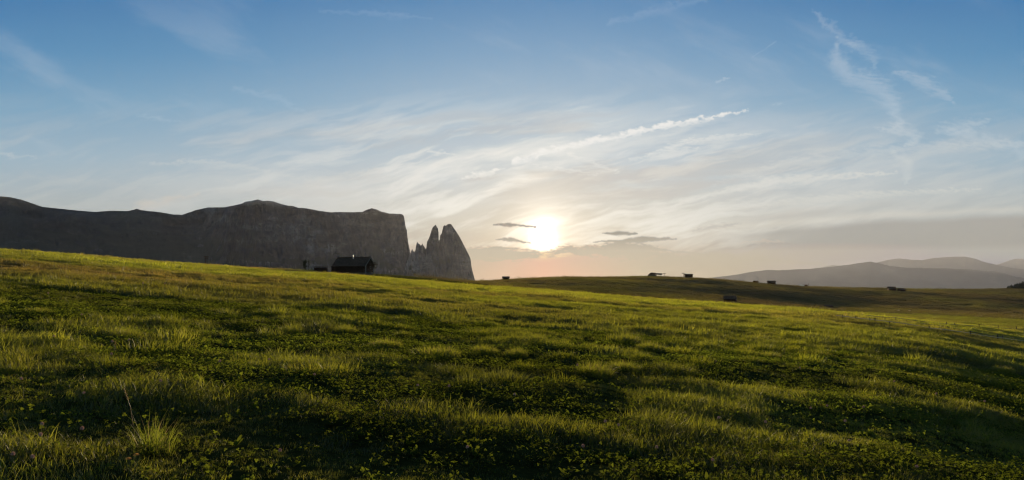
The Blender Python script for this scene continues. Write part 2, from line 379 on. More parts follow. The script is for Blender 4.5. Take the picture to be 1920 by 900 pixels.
# ------------------------------------------------------------------ the lie of the land
PROF = {
 -700: [(100, 452), (300, 470), (600, 500), (2000, 560)],
 0:    [(110, 468), (200, 474), (400, 505), (800, 545), (3000, 580)],
 300:  [(130, 492), (250, 500), (500, 525), (900, 550), (3000, 580)],
 500:  [(145, 505.5), (250, 511), (500, 530), (900, 550), (3000, 580)],
 600:  [(145, 511), (175, 510.5), (260, 516), (500, 532), (900, 550), (3000, 580)],
 700:  [(140, 519), (165, 521.5), (212, 510.5), (300, 518), (500, 532), (900, 550), (3000, 580)],
 800:  [(140, 529), (170, 532), (228, 519.0), (300, 525), (500, 534), (900, 550), (3000, 580)],
 870:  [(140, 536), (178, 539), (245, 526.5), (350, 533), (480, 532), (600, 534), (900, 550), (3000, 585)],
 1000: [(140, 543), (180, 548), (260, 545), (350, 536), (450, 524), (520, 520), (700, 526), (900, 545), (3000, 590)],
 1100: [(140, 551), (190, 557), (260, 552), (400, 532), (550, 518.5), (720, 523), (1000, 545), (3000, 595)],
 1200: [(140, 559), (190, 566), (260, 562), (400, 540), (600, 519.5), (750, 516.5), (1000, 532), (3000, 600)],
 1340: [(140, 569), (190, 576), (260, 573), (400, 552), (550, 529), (640, 522.5), (800, 528), (1200, 550), (3000, 600)],
 1480: [(135, 577), (180, 583), (260, 582), (350, 574), (480, 548), (600, 536), (800, 543), (1200, 560), (3000, 600)],
 1600: [(110, 590), (140, 592), (200, 588), (330, 583), (400, 575), (600, 545), (700, 538.5), (900, 546), (3000, 600)],
 1700: [(100, 603), (140, 601), (200, 592), (330, 585), (400, 576), (600, 547), (700, 540.5), (900, 549), (3000, 600)],
 1800: [(95, 622), (140, 607), (200, 597), (330, 588), (400, 578), (600, 550), (720, 542), (900, 549), (3000, 600)],
 1920: [(90, 645), (140, 619), (200, 604), (330, 593), (400, 582), (600, 552), (720, 541), (900, 542), (3000, 600)],
 2700: [(80, 740), (140, 690), (300, 640), (600, 580), (900, 530), (3000, 600)],
}
LY0, LY1, NLY = math.log(1.0), math.log(40000.0), 640
LX0, LX1, NLX = -1.6, 1.6, 480
def _gauss(A, sig, axis):
    n = int(sig * 3) + 1; k = np.exp(-.5 * (np.arange(-n, n + 1) / sig) ** 2); k /= k.sum()
    P = np.pad(A, [(n, n) if i == axis else (0, 0) for i in range(2)], mode='edge')
    return np.apply_along_axis(lambda v: np.convolve(v, k, 'valid'), axis, P)
def _table():
    ly = np.linspace(LY0, LY1, NLY); Y = np.exp(ly); cols = sorted(PROF); T = []
    for c in cols:
        kn = [(0.0, -1.6)] + [(y, (EYE - p) / F * y) for y, p in PROF[c]] + [(6000, -420), (12000, -850), (60000, -900)]
        T.append(np.interp(Y, [k[0] for k in kn], [k[1] for k in kn]))
    T = _gauss(np.array(T), 3.2, 1)
    xs = (np.array(cols) - 960) / F; gx = np.linspace(LX0, LX1, NLX)
    G = np.array([np.interp(gx, xs, T[:, j]) for j in range(NLY)]).T
    return _gauss(G, 5.0, 0)
TAB = _table()
def ground(x, y):
    """height of the land at x, y (metres; the camera's eye is the origin)"""
    x = np.asarray(x, float); y = np.asarray(y, float)
    r = np.hypot(x, y); az = np.arctan2(x, y)
    Y = np.where(np.abs(az) < 1.0, y, r * math.cos(1.0)); Y = np.maximum(Y, 1.0)
    u = np.clip(np.where(np.abs(az) < 1.0, np.tan(np.clip(az, -1.0, 1.0)), np.sign(x) * 1.55), LX0, LX1)
    i = (u - LX0) / (LX1 - LX0) * (NLX - 1); j = np.clip((np.log(Y) - LY0) / (LY1 - LY0) * (NLY - 1), 0, NLY - 1.001)
    i0 = np.clip(i.astype(int), 0, NLX - 2); j0 = j.astype(int); fi = i - i0; fj = j - j0
    z = (TAB[i0, j0] * (1 - fi) + TAB[i0 + 1, j0] * fi) * (1 - fj) + (TAB[i0, j0 + 1] * (1 - fi) + TAB[i0 + 1, j0 + 1] * fi) * fj
    back = sst(-y, 0, 30)
    z = z * (1 - back) + back * (-1.6 - .02 * r)
    far = sst(r, 12, 60)
    z = z + (fbm(x / 1.0 + 3, y / .8, 3, 5) - .5) * .13 * (1 - sst(r, 60, 160))
    z = z + (fbm(x / 4.5 + 9, y / 3.0, 3, 6) - .5) * (.12 + .16 * far) * (1 - sst(r, 250, 600))
    z = z + (fbm(x / 22., y / 11., 3, 8) - .5) * (.36 * far) * (1 - .3 * sst(r, 130, 200))
    z = z + (fbm(x / 70., y / 40., 3, 9) - .5) * 1.6 * sst(r, 200, 400)
    return z
def ground_at(px, py):
    """the point of the land seen in direction (px, py) of the photograph's 1920x900 grid"""
    u, v = (px - 960) / F, (EYE - py) / F
    Y = np.exp(np.linspace(math.log(3.5), math.log(1500), 6000))
    z = ground(u * Y, Y); hit = np.where(z >= v * Y)[0]
    k = hit[0] if len(hit) else np.argmax(z / Y)
    return Vector((float(u * Y[k]), float(Y[k]), float(z[k])))
def stand(px, Y):
    """the point of the land at distance Y below picture column px"""
    x = (px - 960) / F * Y
    return Vector((x, Y, float(ground(x, Y))))

def brow(px, y0=60, y1=210, d=0.0):
    """the point on the brow of the land below picture column px, between distances y0 and y1"""
    Y = np.linspace(y0, y1, 1200); u = (px - 960) / F; z = ground(u * Y, Y); k = int(np.argmax(z / Y))
    return stand(px, float(Y[k]) + d)
def ridge(px, d=0.0):
    return brow(px, 330, 1000, d)
# ---- patches of straw-brown grass and of low clover, shared by ground and grass
def dryness(x, y):
    d = sst(fbm(x / 26 + 40, y / 13, 4, 31), .52, .72) * .32 * sst(np.hypot(x, y), 12, 40)
    px = 960 + F * x / np.maximum(y, 1); py = EYE
    left = np.exp(-((x + 28) / 20.) ** 2 - ((y - 48 - (x + 28) * .5) / 13.) ** 2)        # brown sweep on the left slope
    crest = np.exp(-((x + 52) / 26.) ** 2 - ((y - 138) / 14.) ** 2) * .7
    return np.clip(d + left * .62 + crest + (fbm(x * 2, y * 2, 2, 77) - .5) * .25, 0, 1)
def clover(x, y):
    return sst(fbm(x / 3.2 + 80, y / 2.2, 3, 41) + .10 * np.exp(-((x + 3) / 3.5) ** 2) * (y < 16), .50, .62)

# ground sheet
gm = mat('meadow soil and turf', rough=1.0, spec=0.0); nt = gm.node_tree; p = nt.nodes['Principled BSDF']
P = pos(nt)
big = noise(nt, scaled(nt, P, (.02, .035, 0)), 1.0, 5, .6); mid = noise(nt, scaled(nt, P, (.25, .5, 0)), 1.0, 5, .65); fine = noise(nt, P, 3.0, 5, .7)
turf = ramp(nt, big * .6 + mid * .4, [(.30, (.030, .036, .009)), (.45, (.048, .055, .012)), (.55, (.070, .066, .018)), (.66, (.085, .066, .026))], 'LINEAR')
soil = ramp(nt, fine, [(.3, (.012, .016, .005)), (.7, (.040, .048, .014))], 'LINEAR')
sp = nt.nodes.new('ShaderNodeSeparateXYZ'); nt.links.new(P, sp.inputs[0])
turf2 = mixc(nt, X(nt, sp.outputs[1]).ss(230, 330), turf, ramp(nt, big * .5 + mid * .5, [(.32, (.050, .050, .018)), (.46, (.085, .072, .028)), (.56, (.12, .095, .042)), (.68, (.15, .12, .055))], 'LINEAR'))
nt.links.new(mixc(nt, X(nt, sp.outputs[1]).ss(60, 180), soil, turf2), p.inputs['Base Color'])
bu = nt.nodes.new('ShaderNodeBump'); bu.inputs['Distance'].default_value = .5; bu.inputs['Strength'].default_value = .6
nt.links.new((mid + fine * .12).k, bu.inputs['Height']); nt.links.new(bu.outputs[0], p.inputs['Normal'])
azs = np.concatenate([np.linspace(-44, 44, 760), np.linspace(44, 316, 150)[1:-1]])
rr = np.concatenate([[.4], np.exp(np.linspace(math.log(1.2), math.log(900), 620)), np.exp(np.linspace(math.log(930), math.log(25200), 70))])
AA, RR = np.meshgrid(np.radians(azs), rr)
GX, GY = np.sin(AA) * RR, np.cos(AA) * RR
V = np.stack([GX, GY, ground(GX, GY)], -1)
ground_ob = tag(grid_mesh('ground', V, gm, wrap=True), 'rolling mountain meadow falling away to the right', kind='structure')

# ------------------------------------------------------------------ mountains
def mountain(name, poly, Y0, foot, steep, depth, m, gully=1.0, rough_px=.5, step=1.0, label=None, seed=0, rows=64, gw=70., gul_z=420.):
    px = np.arange(poly[0][0], poly[-1][0] + .01, step)
    px = np.unique(np.concatenate([px, [q[0] for q in poly]]))
    py = np.interp(px, [q[0] for q in poly], [q[1] for q in poly])
    py = py + (fbm(px / 9., px * 0 + seed, 4, seed, .6) - .5) * rough_px * 2.2
    u = (px - 960) / F; ztop = (EYE - py) / F * Y0; x0 = u * Y0
    st = steep(px)                                       # 1 cliff ... 0 grassy slope
    H = ztop - foot; t = np.linspace(0, 1, rows)[:, None] ** 1.15
    drop = H[None] * t
    cl = np.clip(190 * Y0 / 4500 + (fbm(x0 / 300., x0 * 0, 3, seed + 3) - .5) * 300, 100, 500)[None] * (.4 + st)
    off = np.minimum(drop, cl) * (1.05 - .88 * st) + np.maximum(drop - cl, 0) * 1.45
    z = ztop[None] - drop
    S = st[None]; xg = x0[None] + z * 1.1 * (1 - S)
    wob = fbm(xg / (gw * (3.2 - 2.2 * S)) + z / gul_z, z / (gul_z * (.55 + .45 * S)), 5, seed + 7, .6)
    rid = 1 - np.abs(2 * wob - 1)
    big_ = fbm(x0[None] / (gw * 4) + z / 900., z / 1600., 3, seed + 11)
    fade = sst(drop, 0, 60 * Y0 / 4500)
    off = off + ((rid - .6) * 170 + (big_ - .5) * 620 + (fbm(x0[None] / 30, z / 26, 4, seed + 19) - .5) * 60 * (.25 + .75 * S) + (fbm(z / 38 + x0[None] / 700, z * 0 + x0[None] / 1500, 3, seed + 29) - .5) * 70 * S) * fade * gully * Y0 / 4500
    yf = Y0 - off
    front_ = np.stack([u[None] * yf, yf, z], -1)[::-1]
    bk = []
    for k, (d, dr) in enumerate([(.12, 0.0), (.4, .004), (.8, .01), (1.0, .35), (1.3, 1.0)]):
        yb = Y0 + depth * d + 0 * u; zb = ztop - H * dr - k * 2.0
        zb = np.minimum(zb, (EYE - py - .4) / F * yb)          # never rises over the crest
        bk.append(np.stack([u * yb, yb, zb], -1))
    return tag(grid_mesh(name, np.concatenate([front_, np.array(bk)]), m), label, kind='structure')

rock = mat('pale dolomite rock with dark ledges', rough=.95, spec=.1); nt = rock.node_tree; p = nt.nodes['Principled BSDF']
P = pos(nt)
ver = noise(nt, scaled(nt, P, (.009, .006, .0065)), 1.0, 7, .66, 1.4); hor = noise(nt, scaled(nt, P, (.0022, .002, .014)), 1.0, 6, .65, .3)
pat = noise(nt, scaled(nt, P, (.0035, .0035, .0055)), 1.0, 6, .66, .6)
rk = ramp(nt, ver * .26 + hor * .24 + pat * .50, [(.39, (.022, .026, .034)), (.47, (.054, .060, .072)), (.53, (.115, .120, .130)), (.60, (.34, .34, .35))], 'LINEAR')
sp = nt.nodes.new('ShaderNodeSeparateXYZ'); nt.links.new(P, sp.inputs[0])
nz = nt.nodes.new('ShaderNodeSeparateXYZ'); nt.links.new(nt.nodes.new('ShaderNodeNewGeometry').outputs['Normal'], nz.inputs[0])
veg = (X(nt, nz.outputs[2]).ss(.28, .62) * (1 - X(nt, sp.outputs[2]).ss(150, 420)) + (pat - .52) * 2.2 + X(nt, sp.outputs[0])._m('MULTIPLY', -1.0).ss(1300, 2600) * .75).clamp()
veg = veg.max((X(nt, nz.outputs[2]).ss(.4, .65) * pat.ss(.42, .56)) * .8)
summit = X(nt, sp.outputs[2]).ss(485, 525) * X(nt, sp.outputs[0]).ss(-2500, -2200) * pat.ss(.38, .5) * .7
rk = mixc(nt, summit, rk, (.48, .46, .44)); veg = (veg - summit).clamp()
nt.links.new(mixc(nt, veg, rk, ramp(nt, pat, [(.35, (.030, .035, .022)), (.6, (.055, .058, .034)), (.72, (.12, .12, .10))], 'LINEAR')), p.inputs['Base Color'])
bu = nt.nodes.new('ShaderNodeBump'); bu.inputs['Distance'].default_value = 22; bu.inputs['Strength'].default_value = .7
nt.links.new((ver + hor * .4).k, bu.inputs['Height']); nt.links.new(bu.outputs[0], p.inputs['Normal'])

TABLE = [(-420, 330), (-250, 345), (-120, 352), (0, 368), (20, 370), (40, 374), (60, 381), (80, 388), (110, 391), (150, 395), (180, 397.5), (205, 395), (240, 395.5), (250, 393.5), (257, 391.5), (265, 394),
  (300, 398), (325, 402), (342, 402.5), (355, 398), (365, 394.5), (390, 389), (420, 388.5), (440, 385), (455, 381), (460, 378), (470, 377), (478, 374.5), (484, 374), (492, 376.5), (500, 376), (512, 377),
  (525, 382), (540, 385.5), (548, 386), (560, 389.5), (575, 390.5), (600, 395.5), (620, 398), (640, 397.5), (660, 398), (680, 397), (688, 393), (697, 390), (706, 392.5), (715, 396.5), (730, 400),
  (745, 401.2), (752, 401), (756, 403), (757.5, 406), (759, 415), (761, 428), (762.8, 431), (764, 445), (766, 458), (769, 472), (772, 484), (778, 500), (788, 520), (800, 540)]
st_ = lambda px: np.interp(px, [-500, 200, 380, 480, 2000], [.05, .15, .45, 1.0, 1.0])
mountain('mountain', TABLE, 4500, -330, st_, 900, rock, 1.0, .45, .8, 'long flat-topped rocky massif ending in a sheer cliff on the right', 3, gw=150.)
SPIRE = [(752, 560), (760, 500), (766, 482), (770, 474), (772.3, 467), (773.2, 466.5), (774.5, 471), (777, 472), (779, 469), (780, 461), (781.6, 455.5), (783, 454), (785, 457), (787, 457.5), (789, 461), (791, 459), (792.5, 456.5),
  (794, 461), (796, 463), (797.5, 466), (799.3, 465.5), (800.5, 453), (803, 449.5), (806, 442), (809.5, 430), (812, 425), (814, 424), (816, 421.5), (817.5, 422), (819.5, 426), (821.5, 429), (822.3, 436), (822.6, 450),
  (824, 450.5), (825.4, 441), (828, 438), (829, 434), (831.3, 424.5), (833.5, 422), (836, 423.5), (839, 420.5), (842, 419.6), (846, 420.5), (850, 426), (855, 433), (860, 441), (866, 452), (873, 466), (879, 478),
  (882, 485), (883.2, 492), (884, 500), (886, 509), (888.5, 518), (891, 527), (896, 550)]
mountain('spire_mountain', SPIRE, 4100, -330, lambda px: 1.0 + 0 * px, 160, rock, .45, .9, .35, 'pair of pointed rock spires standing off the end of the cliff', 5, gw=62., gul_z=300.)
fm = noisy('forested slopes tinted with haze', [(.3, (.028, .045, .052)), (.6, (.052, .075, .082)), (.75, (.09, .115, .115))], (.0012, .0012, .002), 1.0, 6, .95)  # blue-green albedo puts some of the distance haze into the colour
RA = [(1180, 530), (1290, 524), (1340, 520), (1380, 515), (1410, 509.5), (1440, 506), (1460, 506.5), (1520, 504), (1560, 500), (1590, 496.5), (1612, 493), (1633, 490.5), (1650, 494), (1670, 499), (1700, 502), (1760, 502.5),
      (1800, 504), (1850, 507), (1880, 511), (1905, 519), (1940, 524), (2050, 520), (2250, 505), (2600, 500)]
RB = [(1500, 512), (1600, 500), (1645, 492), (1665, 487), (1685, 484.5), (1710, 487), (1730, 487.5), (1750, 484), (1780, 481.5), (1810, 481), (1828, 485), (1845, 491), (1870, 497), (1900, 503), (1960, 508), (2200, 500), (2600, 505)]
RC = [(1500, 508), (1560, 497), (1600, 500), (1700, 502), (1820, 503), (1866, 497.5), (1885, 491), (1905, 484.5), (1925, 486), (1960, 480), (2100, 486), (2600, 490)]
mountain('hills', RA, 14000, -900, lambda px: 0 * px + .1, 1500, fm, .12, .35, 2.0, 'nearest long blue ridge across the valley', 21, rows=30, gw=500., gul_z=1500.)
mountain('far_hills', RB, 19500, -900, lambda px: 0 * px + .1, 1500, fm, .08, .35, 2.0, 'paler hazy ridge with a broad summit behind the first', 23, rows=24, gw=700., gul_z=2000.)
mountain('farthest_hills', RC, 24300, -900, lambda px: 0 * px + .1, 1000, fm, .08, .5, 2.0, 'palest distant ridge at the very edge of the sky', 25, rows=20, gw=700., gul_z=2000.)

# ------------------------------------------------------------------ air
me = bpy.data.meshes.new('haze'); hb = MB(); hb.box((0, 9500, 60), (62000, 33000, 2200)); me.from_pydata(hb.v, [], hb.f)
hm = bpy.data.materials.new('pale evening air'); hm.use_nodes = True; nt = hm.node_tree
for n in list(nt.nodes): nt.nodes.remove(n)
vo = nt.nodes.new('ShaderNodeVolumePrincipled'); ho = nt.nodes.new('ShaderNodeOutputMaterial'); nt.links.new(vo.outputs[0], ho.inputs['Volume'])
vo.inputs['Color'].default_value = (*HAZE_C, 1); vo.inputs['Density'].default_value = HAZE_D; vo.inputs['Anisotropy'].default_value = HAZE_G
hm.cycles.homogeneous_volume = True
me.materials.append(hm); tag(link(bpy.data.objects.new('haze', me)), 'thin evening haze over meadow and mountains', kind='stuff')
# ------------------------------------------------------------------ grass
M_BLADE = leafy('grass blade', (.080, .100, .015), (.30, .315, .018), .60)
M_CLOV = leafy('clover leaf', (.050, .086, .017), (.19, .235, .018), .52, gloss=.004)
M_TUFT = leafy('tussock blade', (.050, .075, .014), (.30, .31, .020), .6, attr=False)
M_STRAW = leafy('straw blade', (.16, .12, .05), (.26, .19, .07), .5, attr=False)
def blades(n, rad, h0, h1, w, lean=.5, rs_=rs, dome=0.0, seg=3):
    """vertices and faces of n curved tapering blades"""
    ang = rs_.rand(n) * 2 * np.pi; r = rad * np.sqrt(rs_.rand(n))
    bx, by = np.cos(ang) * r, np.sin(ang) * r
    h = (h0 + (h1 - h0) * rs_.rand(n) ** 1.3) * (1 - dome * (r / rad) ** 2)
    out = np.arctan2(by, bx) + (rs_.rand(n) - .5) * (2.6 if dome else 6.28)
    ln = h * lean * (.25 + rs_.rand(n)) * ((.35 + .9 * r / rad) if dome else 1)
    face = out + np.pi / 2 + (rs_.rand(n) - .5) * 1.6
    wx, wy = np.cos(face), np.sin(face); ww = w * (.6 + .8 * rs_.rand(n))
    V, Fc = [], []
    ts = np.linspace(0, 1, seg + 1)
    for k, t in enumerate(ts):
        cx = bx + np.cos(out) * ln * t ** 1.9; cy_ = by + np.sin(out) * ln * t ** 1.9
        cz = h * (t - .16 * t * t * lean) - .015
        hw = ww * (.5 * (1 - t ** 1.6) + .02)
        if k < seg:
            V += [np.stack([cx - wx * hw, cy_ - wy * hw, cz], -1), np.stack([cx + wx * hw, cy_ + wy * hw, cz], -1)]
        else: V += [np.stack([cx, cy_, cz], -1)]
    i = np.arange(n)
    verts = np.concatenate(V)
    L = lambda k: i + 2 * k * n
    Rr = lambda k: i + (2 * k + 1) * n
    faces = []
    for k in range(seg - 1):
        faces += list(zip(L(k), Rr(k), Rr(k + 1), L(k + 1)))
    faces += list(zip(L(seg - 1), Rr(seg - 1), i + 2 * seg * n))
    return verts, [tuple(int(q) for q in f) for f in faces]
def mesh_of(name, v, f, m):
    me = bpy.data.meshes.new(name); me.from_pydata([tuple(map(float, q)) for q in v], [], f); me.materials.append(m); me.update(); return me
def leaf_poly(c, dirn, up, L, W, n=6):
    """a small pointed oval leaf, folded a little along its rib"""
    s = dirn.cross(up).normalized(); vs = []
    for t, w_ in ((0, .12), (.3, .9), (.65, 1.0), (.9, .55)):
        vs += [c + dirn * (L * t) + s * (W / 2 * w_) + up * .12 * W * w_, c + dirn * (L * t) - s * (W / 2 * w_) + up * .12 * W * w_]
    vs.append(c + dirn * L)
    return vs, [(0, 1, 3, 2), (2, 3, 5, 4), (4, 5, 7, 6), (6, 7, 8)]
def clover_mesh(k):
    mb = MB()
    for _ in range(24):
        x, y = rnd.gauss(0, .10), rnd.gauss(0, .10); h = rnd.uniform(.03, .11)
        up = Vector((rnd.gauss(0, .6), rnd.gauss(0, .6), 1)).normalized(); a0 = rnd.uniform(0, 6.28); r = rnd.uniform(.013, .022)
        e1 = up.orthogonal().normalized(); e2 = up.cross(e1)
        top = Vector((x, y, h))
        for j in range(3):
            t = a0 + j * 2.094; mb.add(*leaf_poly(top, e1 * math.cos(t) + e2 * math.sin(t), up, r * 1.15, r))
    return mb
def rosette_mesh(k):
    mb = MB(); n = rnd.randint(5, 8)
    for j in range(n):
        t = j * 6.28 / n + rnd.uniform(-.3, .3); L = rnd.uniform(.07, .15); el = rnd.uniform(.25, 1.0)
        d = Vector((math.cos(t) * math.cos(el), math.sin(t) * math.cos(el), math.sin(el)))
        up = (Vector((0, 0, 1)) - d * d.z).normalized()
        mb.add(*leaf_poly(Vector((0, 0, .0)), d, up, L, L * rnd.uniform(.24, .40)))
    return mb
def source_set(name, meshes):
    c = bpy.data.collections.new(name)
    for i, me in enumerate(meshes):
        c.objects.link(bpy.data.objects.new('%s_%02d' % (name, i), me))
    return c
def normals(x, y, e):
    z0 = ground(x, y); zx = (ground(x + e, y) - ground(x - e, y)) / (2 * e); zy = (ground(x, y + e) - ground(x, y - e)) / (2 * e)
    n = np.stack([-zx, -zy, np.ones_like(zx)], -1); return z0, n / np.linalg.norm(n, axis=1)[:, None]
def scatter(name, coll, x, y, scl, tint, eps=.3, sink=.0, tilt=.12, label=''):
    n = len(x); z, N = normals(x, y, eps)
    N = N + rs.randn(n, 3) * np.array([tilt, tilt, 0]) ; N /= np.linalg.norm(N, axis=1)[:, None]
    g = rs.rand(n) * 2 * np.pi
    tx = np.stack([np.ones(n), np.zeros(n), np.zeros(n)], -1); tx -= N * (tx * N).sum(1)[:, None]; tx /= np.linalg.norm(tx, axis=1)[:, None]
    ty = np.cross(N, tx); c, s_ = np.cos(g)[:, None], np.sin(g)[:, None]
    ax, ay = tx * c + ty * s_, -tx * s_ + ty * c
    rot = np.stack([np.arctan2(ay[:, 2], N[:, 2]), -np.arcsin(np.clip(ax[:, 2], -1, 1)), np.arctan2(ax[:, 1], ax[:, 0])], -1)
    me = bpy.data.meshes.new(name); me.vertices.add(n)
    me.vertices.foreach_set('co', np.stack([x, y, z - sink], -1).astype(np.float32).ravel())
    for nm, ty_, arr in (('rot', 'FLOAT_VECTOR', rot), ('scl', 'FLOAT', scl), ('tint', 'FLOAT_VECTOR', tint)):
        at = me.attributes.new(nm, ty_, 'POINT'); at.data.foreach_set('vector' if ty_ == 'FLOAT_VECTOR' else 'value', np.asarray(arr, np.float32).ravel())
    at = me.attributes.new('pick', 'INT', 'POINT'); at.data.foreach_set('value', rs.randint(0, 9999, n).astype(np.int32))
    o = link(bpy.data.objects.new(name, me))
    ng = bpy.data.node_groups.new(name, 'GeometryNodeTree')
    ng.interface.new_socket('Geometry', in_out='INPUT', socket_type='NodeSocketGeometry'); ng.interface.new_socket('Geometry', in_out='OUTPUT', socket_type='NodeSocketGeometry')
    gi, go = ng.nodes.new('NodeGroupInput'), ng.nodes.new('NodeGroupOutput')
    ci = ng.nodes.new('GeometryNodeCollectionInfo'); ci.inputs['Collection'].default_value = coll
    ci.inputs['Separate Children'].default_value = True; ci.inputs['Reset Children'].default_value = True
    ip = ng.nodes.new('GeometryNodeInstanceOnPoints'); ip.inputs['Pick Instance'].default_value = True
    def named(nm, ty_):
        q = ng.nodes.new('GeometryNodeInputNamedAttribute'); q.data_type = ty_; q.inputs['Name'].default_value = nm
        return [s for s in q.outputs if s.enabled and s.name == 'Attribute'][0]
    ng.links.new(gi.outputs[0], ip.inputs['Points']); ng.links.new(ci.outputs[0], ip.inputs['Instance'])
    ng.links.new(named('rot', 'FLOAT_VECTOR'), ip.inputs['Rotation']); ng.links.new(named('scl', 'FLOAT'), ip.inputs['Scale'])
    ng.links.new(named('pick', 'INT'), ip.inputs['Instance Index'])
    ng.links.new(ip.outputs[0], go.inputs[0])
    o.modifiers.new('scatter', 'NODES').node_group = ng
    return tag(o, label, kind='stuff')
def wedge(n, y0, y1, k=.86, pad=1.5, p=1.0):
    y = np.sqrt(y0 ** 2 + (y1 ** 2 - y0 ** 2) * rs.rand(n) ** p)
    return (rs.rand(n) * 2 - 1) * (k * y + pad), y
def tall(x, y):                                       # where the grass stands tall, where it is cropped
    return .55 + 1.25 * sst(fbm(x / 2.6 + 17, y / 1.9, 3, 51), .42, .74) + .35 * (fbm(x / 9., y / 6., 2, 53) - .5)
def value(x, y):
    return np.clip(.80 + 1.0 * (fbm(x / 6. + 5, y / 3.4, 4, 61) - .5) + .35 * sst(y, 20, 90), .3, 1.6)
near_set = source_set('near_clump', [mesh_of('near_clump', *blades(48, .15, .035, .13, .0062, .75), M_BLADE) for _ in range(8)])
mid_set = source_set('mid_clump', [mesh_of('mid_clump', *blades(120, .42, .06, .19, .013, .7, seg=2), M_BLADE) for _ in range(6)])
far_set = source_set('far_clump', [mesh_of('far_clump', *blades(170, 1.35, .09, .26, .034, .6, seg=2), M_BLADE) for _ in range(6)])
def mk(mb, m):
    me = bpy.data.meshes.new('leaves'); me.from_pydata(mb.v, [], mb.f); me.materials.append(m); me.update(); return me
clov_set = source_set('clover_clump', [mk(clover_mesh(i), M_CLOV) for i in range(6)])
ros_set = source_set('broad_leaf', [mk(rosette_mesh(i), M_CLOV) for i in range(6)])
def tints(x, y, vmul=1.0):
    d = np.clip(dryness(x, y) + rs.randn(len(x)) * .10, 0, 1)
    return np.stack([d, value(x, y) * vmul, 0 * d], -1)
x, y = wedge(15000, 3.0, 27); cl = clover(x, y); keep = rs.rand(len(x)) > cl * .40; x, y, cl = x[keep], y[keep], cl[keep]
scatter('meadow_grass', near_set, x, y, tall(x, y) * (1 - .4 * cl) * (.75 + .5 * rs.rand(len(x))), tints(x, y), .15, label='uneven meadow grass around the camera')
x, y = wedge(11000, 3.0, 12); cl = clover(x, y); keep = rs.rand(len(x)) > cl * .35; x, y, cl = x[keep], y[keep], cl[keep]
scatter('short_grass', near_set, x, y, tall(x, y) * (1 - .35 * cl) * (.6 + .4 * rs.rand(len(x))), tints(x, y), .15, label='short grass filling in between the taller blades')
x, y = wedge(26000, 3.0, 24); keep = rs.rand(len(x)) < (.30 + .95 * clover(x, y)); x, y = x[keep], y[keep]
scatter('clover_cover', clov_set, x, y, .5 + .45 * rs.rand(len(x)), tints(x, y, .95) * np.array([.25, 1, 1]), .15, tilt=.2, label='low clover leaves carpeting the meadow floor')
x, y = wedge(2200, 4.2, 26); keep = rs.rand(len(x)) < .25 + .6 * clover(x, y); x, y = x[keep], y[keep]
scatter('broad_leaf_weeds', ros_set, x, y, .5 + .55 * rs.rand(len(x)), tints(x, y, 1.05) * np.array([.2, 1, 1]), .15, tilt=.25, label='broad weed leaves scattered among the grass')
x, y = wedge(21000, 24, 72)
scatter('mid_meadow_grass', mid_set, x, y, (.35 + .75 * tall(x, y)) * (.75 + .5 * rs.rand(len(x))), tints(x, y), .4, label='sunlit grass in the middle of the meadow')
x, y = wedge(34000, 66, 235, pad=4)
shade_strip = sst(y, 160, 185) * sst(-x, -5, 8)          # strip behind the left brow: ridge shade put into tint, blades kept short
t_ = tints(x, y); t_[:, 1] *= (1 - .72 * shade_strip) * (1 - .35 * sst(y, 130, 170) * sst(x, 40, 80))  # painted shade: ridge strip, and a cloud shadow over the right valley grass
scatter('far_meadow_grass', far_set, x, y, (.55 + .5 * tall(x / 3, y / 3)) * (.7 + .5 * rs.rand(len(x))) * (1 - .7 * shade_strip), t_, 1.2, label='grass on the far brow of the meadow')

hill_set = source_set('hill_clump', [mesh_of('hill_clump', *blades(230, 6.0, .12, .30, .14, .5, seg=2), M_BLADE) for _ in range(4)])
y = np.sqrt(225 ** 2 + (820 ** 2 - 225 ** 2) * rs.rand(16000)); x = (rs.rand(16000) * .95 - .13) * y
t_ = tints(x, y); t_[:, 0] = np.clip(.34 + .9 * (fbm(x / 60, y / 40, 3, 91) - .35), 0, 1); t_[:, 1] = .37 + .5 * (fbm(x / 40, y / 60, 3, 92) - .5)
scatter('hill_grass', hill_set, x, y, .7 + .5 * rs.rand(len(x)), t_, 4, label='short olive pasture on the rolling ridge beyond the meadow')
# tussocks: each one a mound of long blades
def tussock_mesh(n, rad, h0, h1, w, lean, dome, mats=(M_TUFT, M_STRAW)):
    v, f = blades(n, rad, h0, h1, w, lean, dome=dome, seg=3)
    me = mesh_of('tussock', v, f, mats[0]); me.materials.append(mats[1])
    mi = np.array([1 if (rs.rand() < .12) else 0 for _ in f], np.int32); me.polygons.foreach_set('material_index', mi); return me
TM = [tussock_mesh(1150, .5, .18, .42, .011, .9, .55), tussock_mesh(1050, .5, .15, .36, .013, .8, .5), tussock_mesh(1100, .5, .2, .5, .011, 1.0, .6)]
TALL = tussock_mesh(280, .20, .14, .56, .0062, 1.05, .35, (leafy('tall tussock blade', (.050, .075, .014), (.25, .28, .020), .58, attr=False), M_STRAW))
tuft_set = source_set('tuft', [mesh_of('tuft', *blades(260, .30, .10, .26, .009, .9, dome=.5, seg=3), M_BLADE) for _ in range(4)])
x, y = wedge(2600, 9, 66); k_ = rs.rand(len(x)) < sst(fbm(x / 5, y / 4, 3, 95), .35, .65); x, y = x[k_], y[k_]
scatter('tufted_grass', tuft_set, x, y, .55 + 1.0 * rs.rand(len(x)) ** 2 + y / 50., tints(x, y, .9), .3, label='scattered small tufts in the meadow grass')
dry_set = source_set('dry_clump', [mesh_of('dry_clump', *blades(60, .9, .25, .62, .02, .5, seg=2), M_BLADE) for _ in range(4)])
px_ = 380 + 260 * rs.rand(420); y = 128 + 22 * rs.rand(420); x = (px_ - 960) / F * y
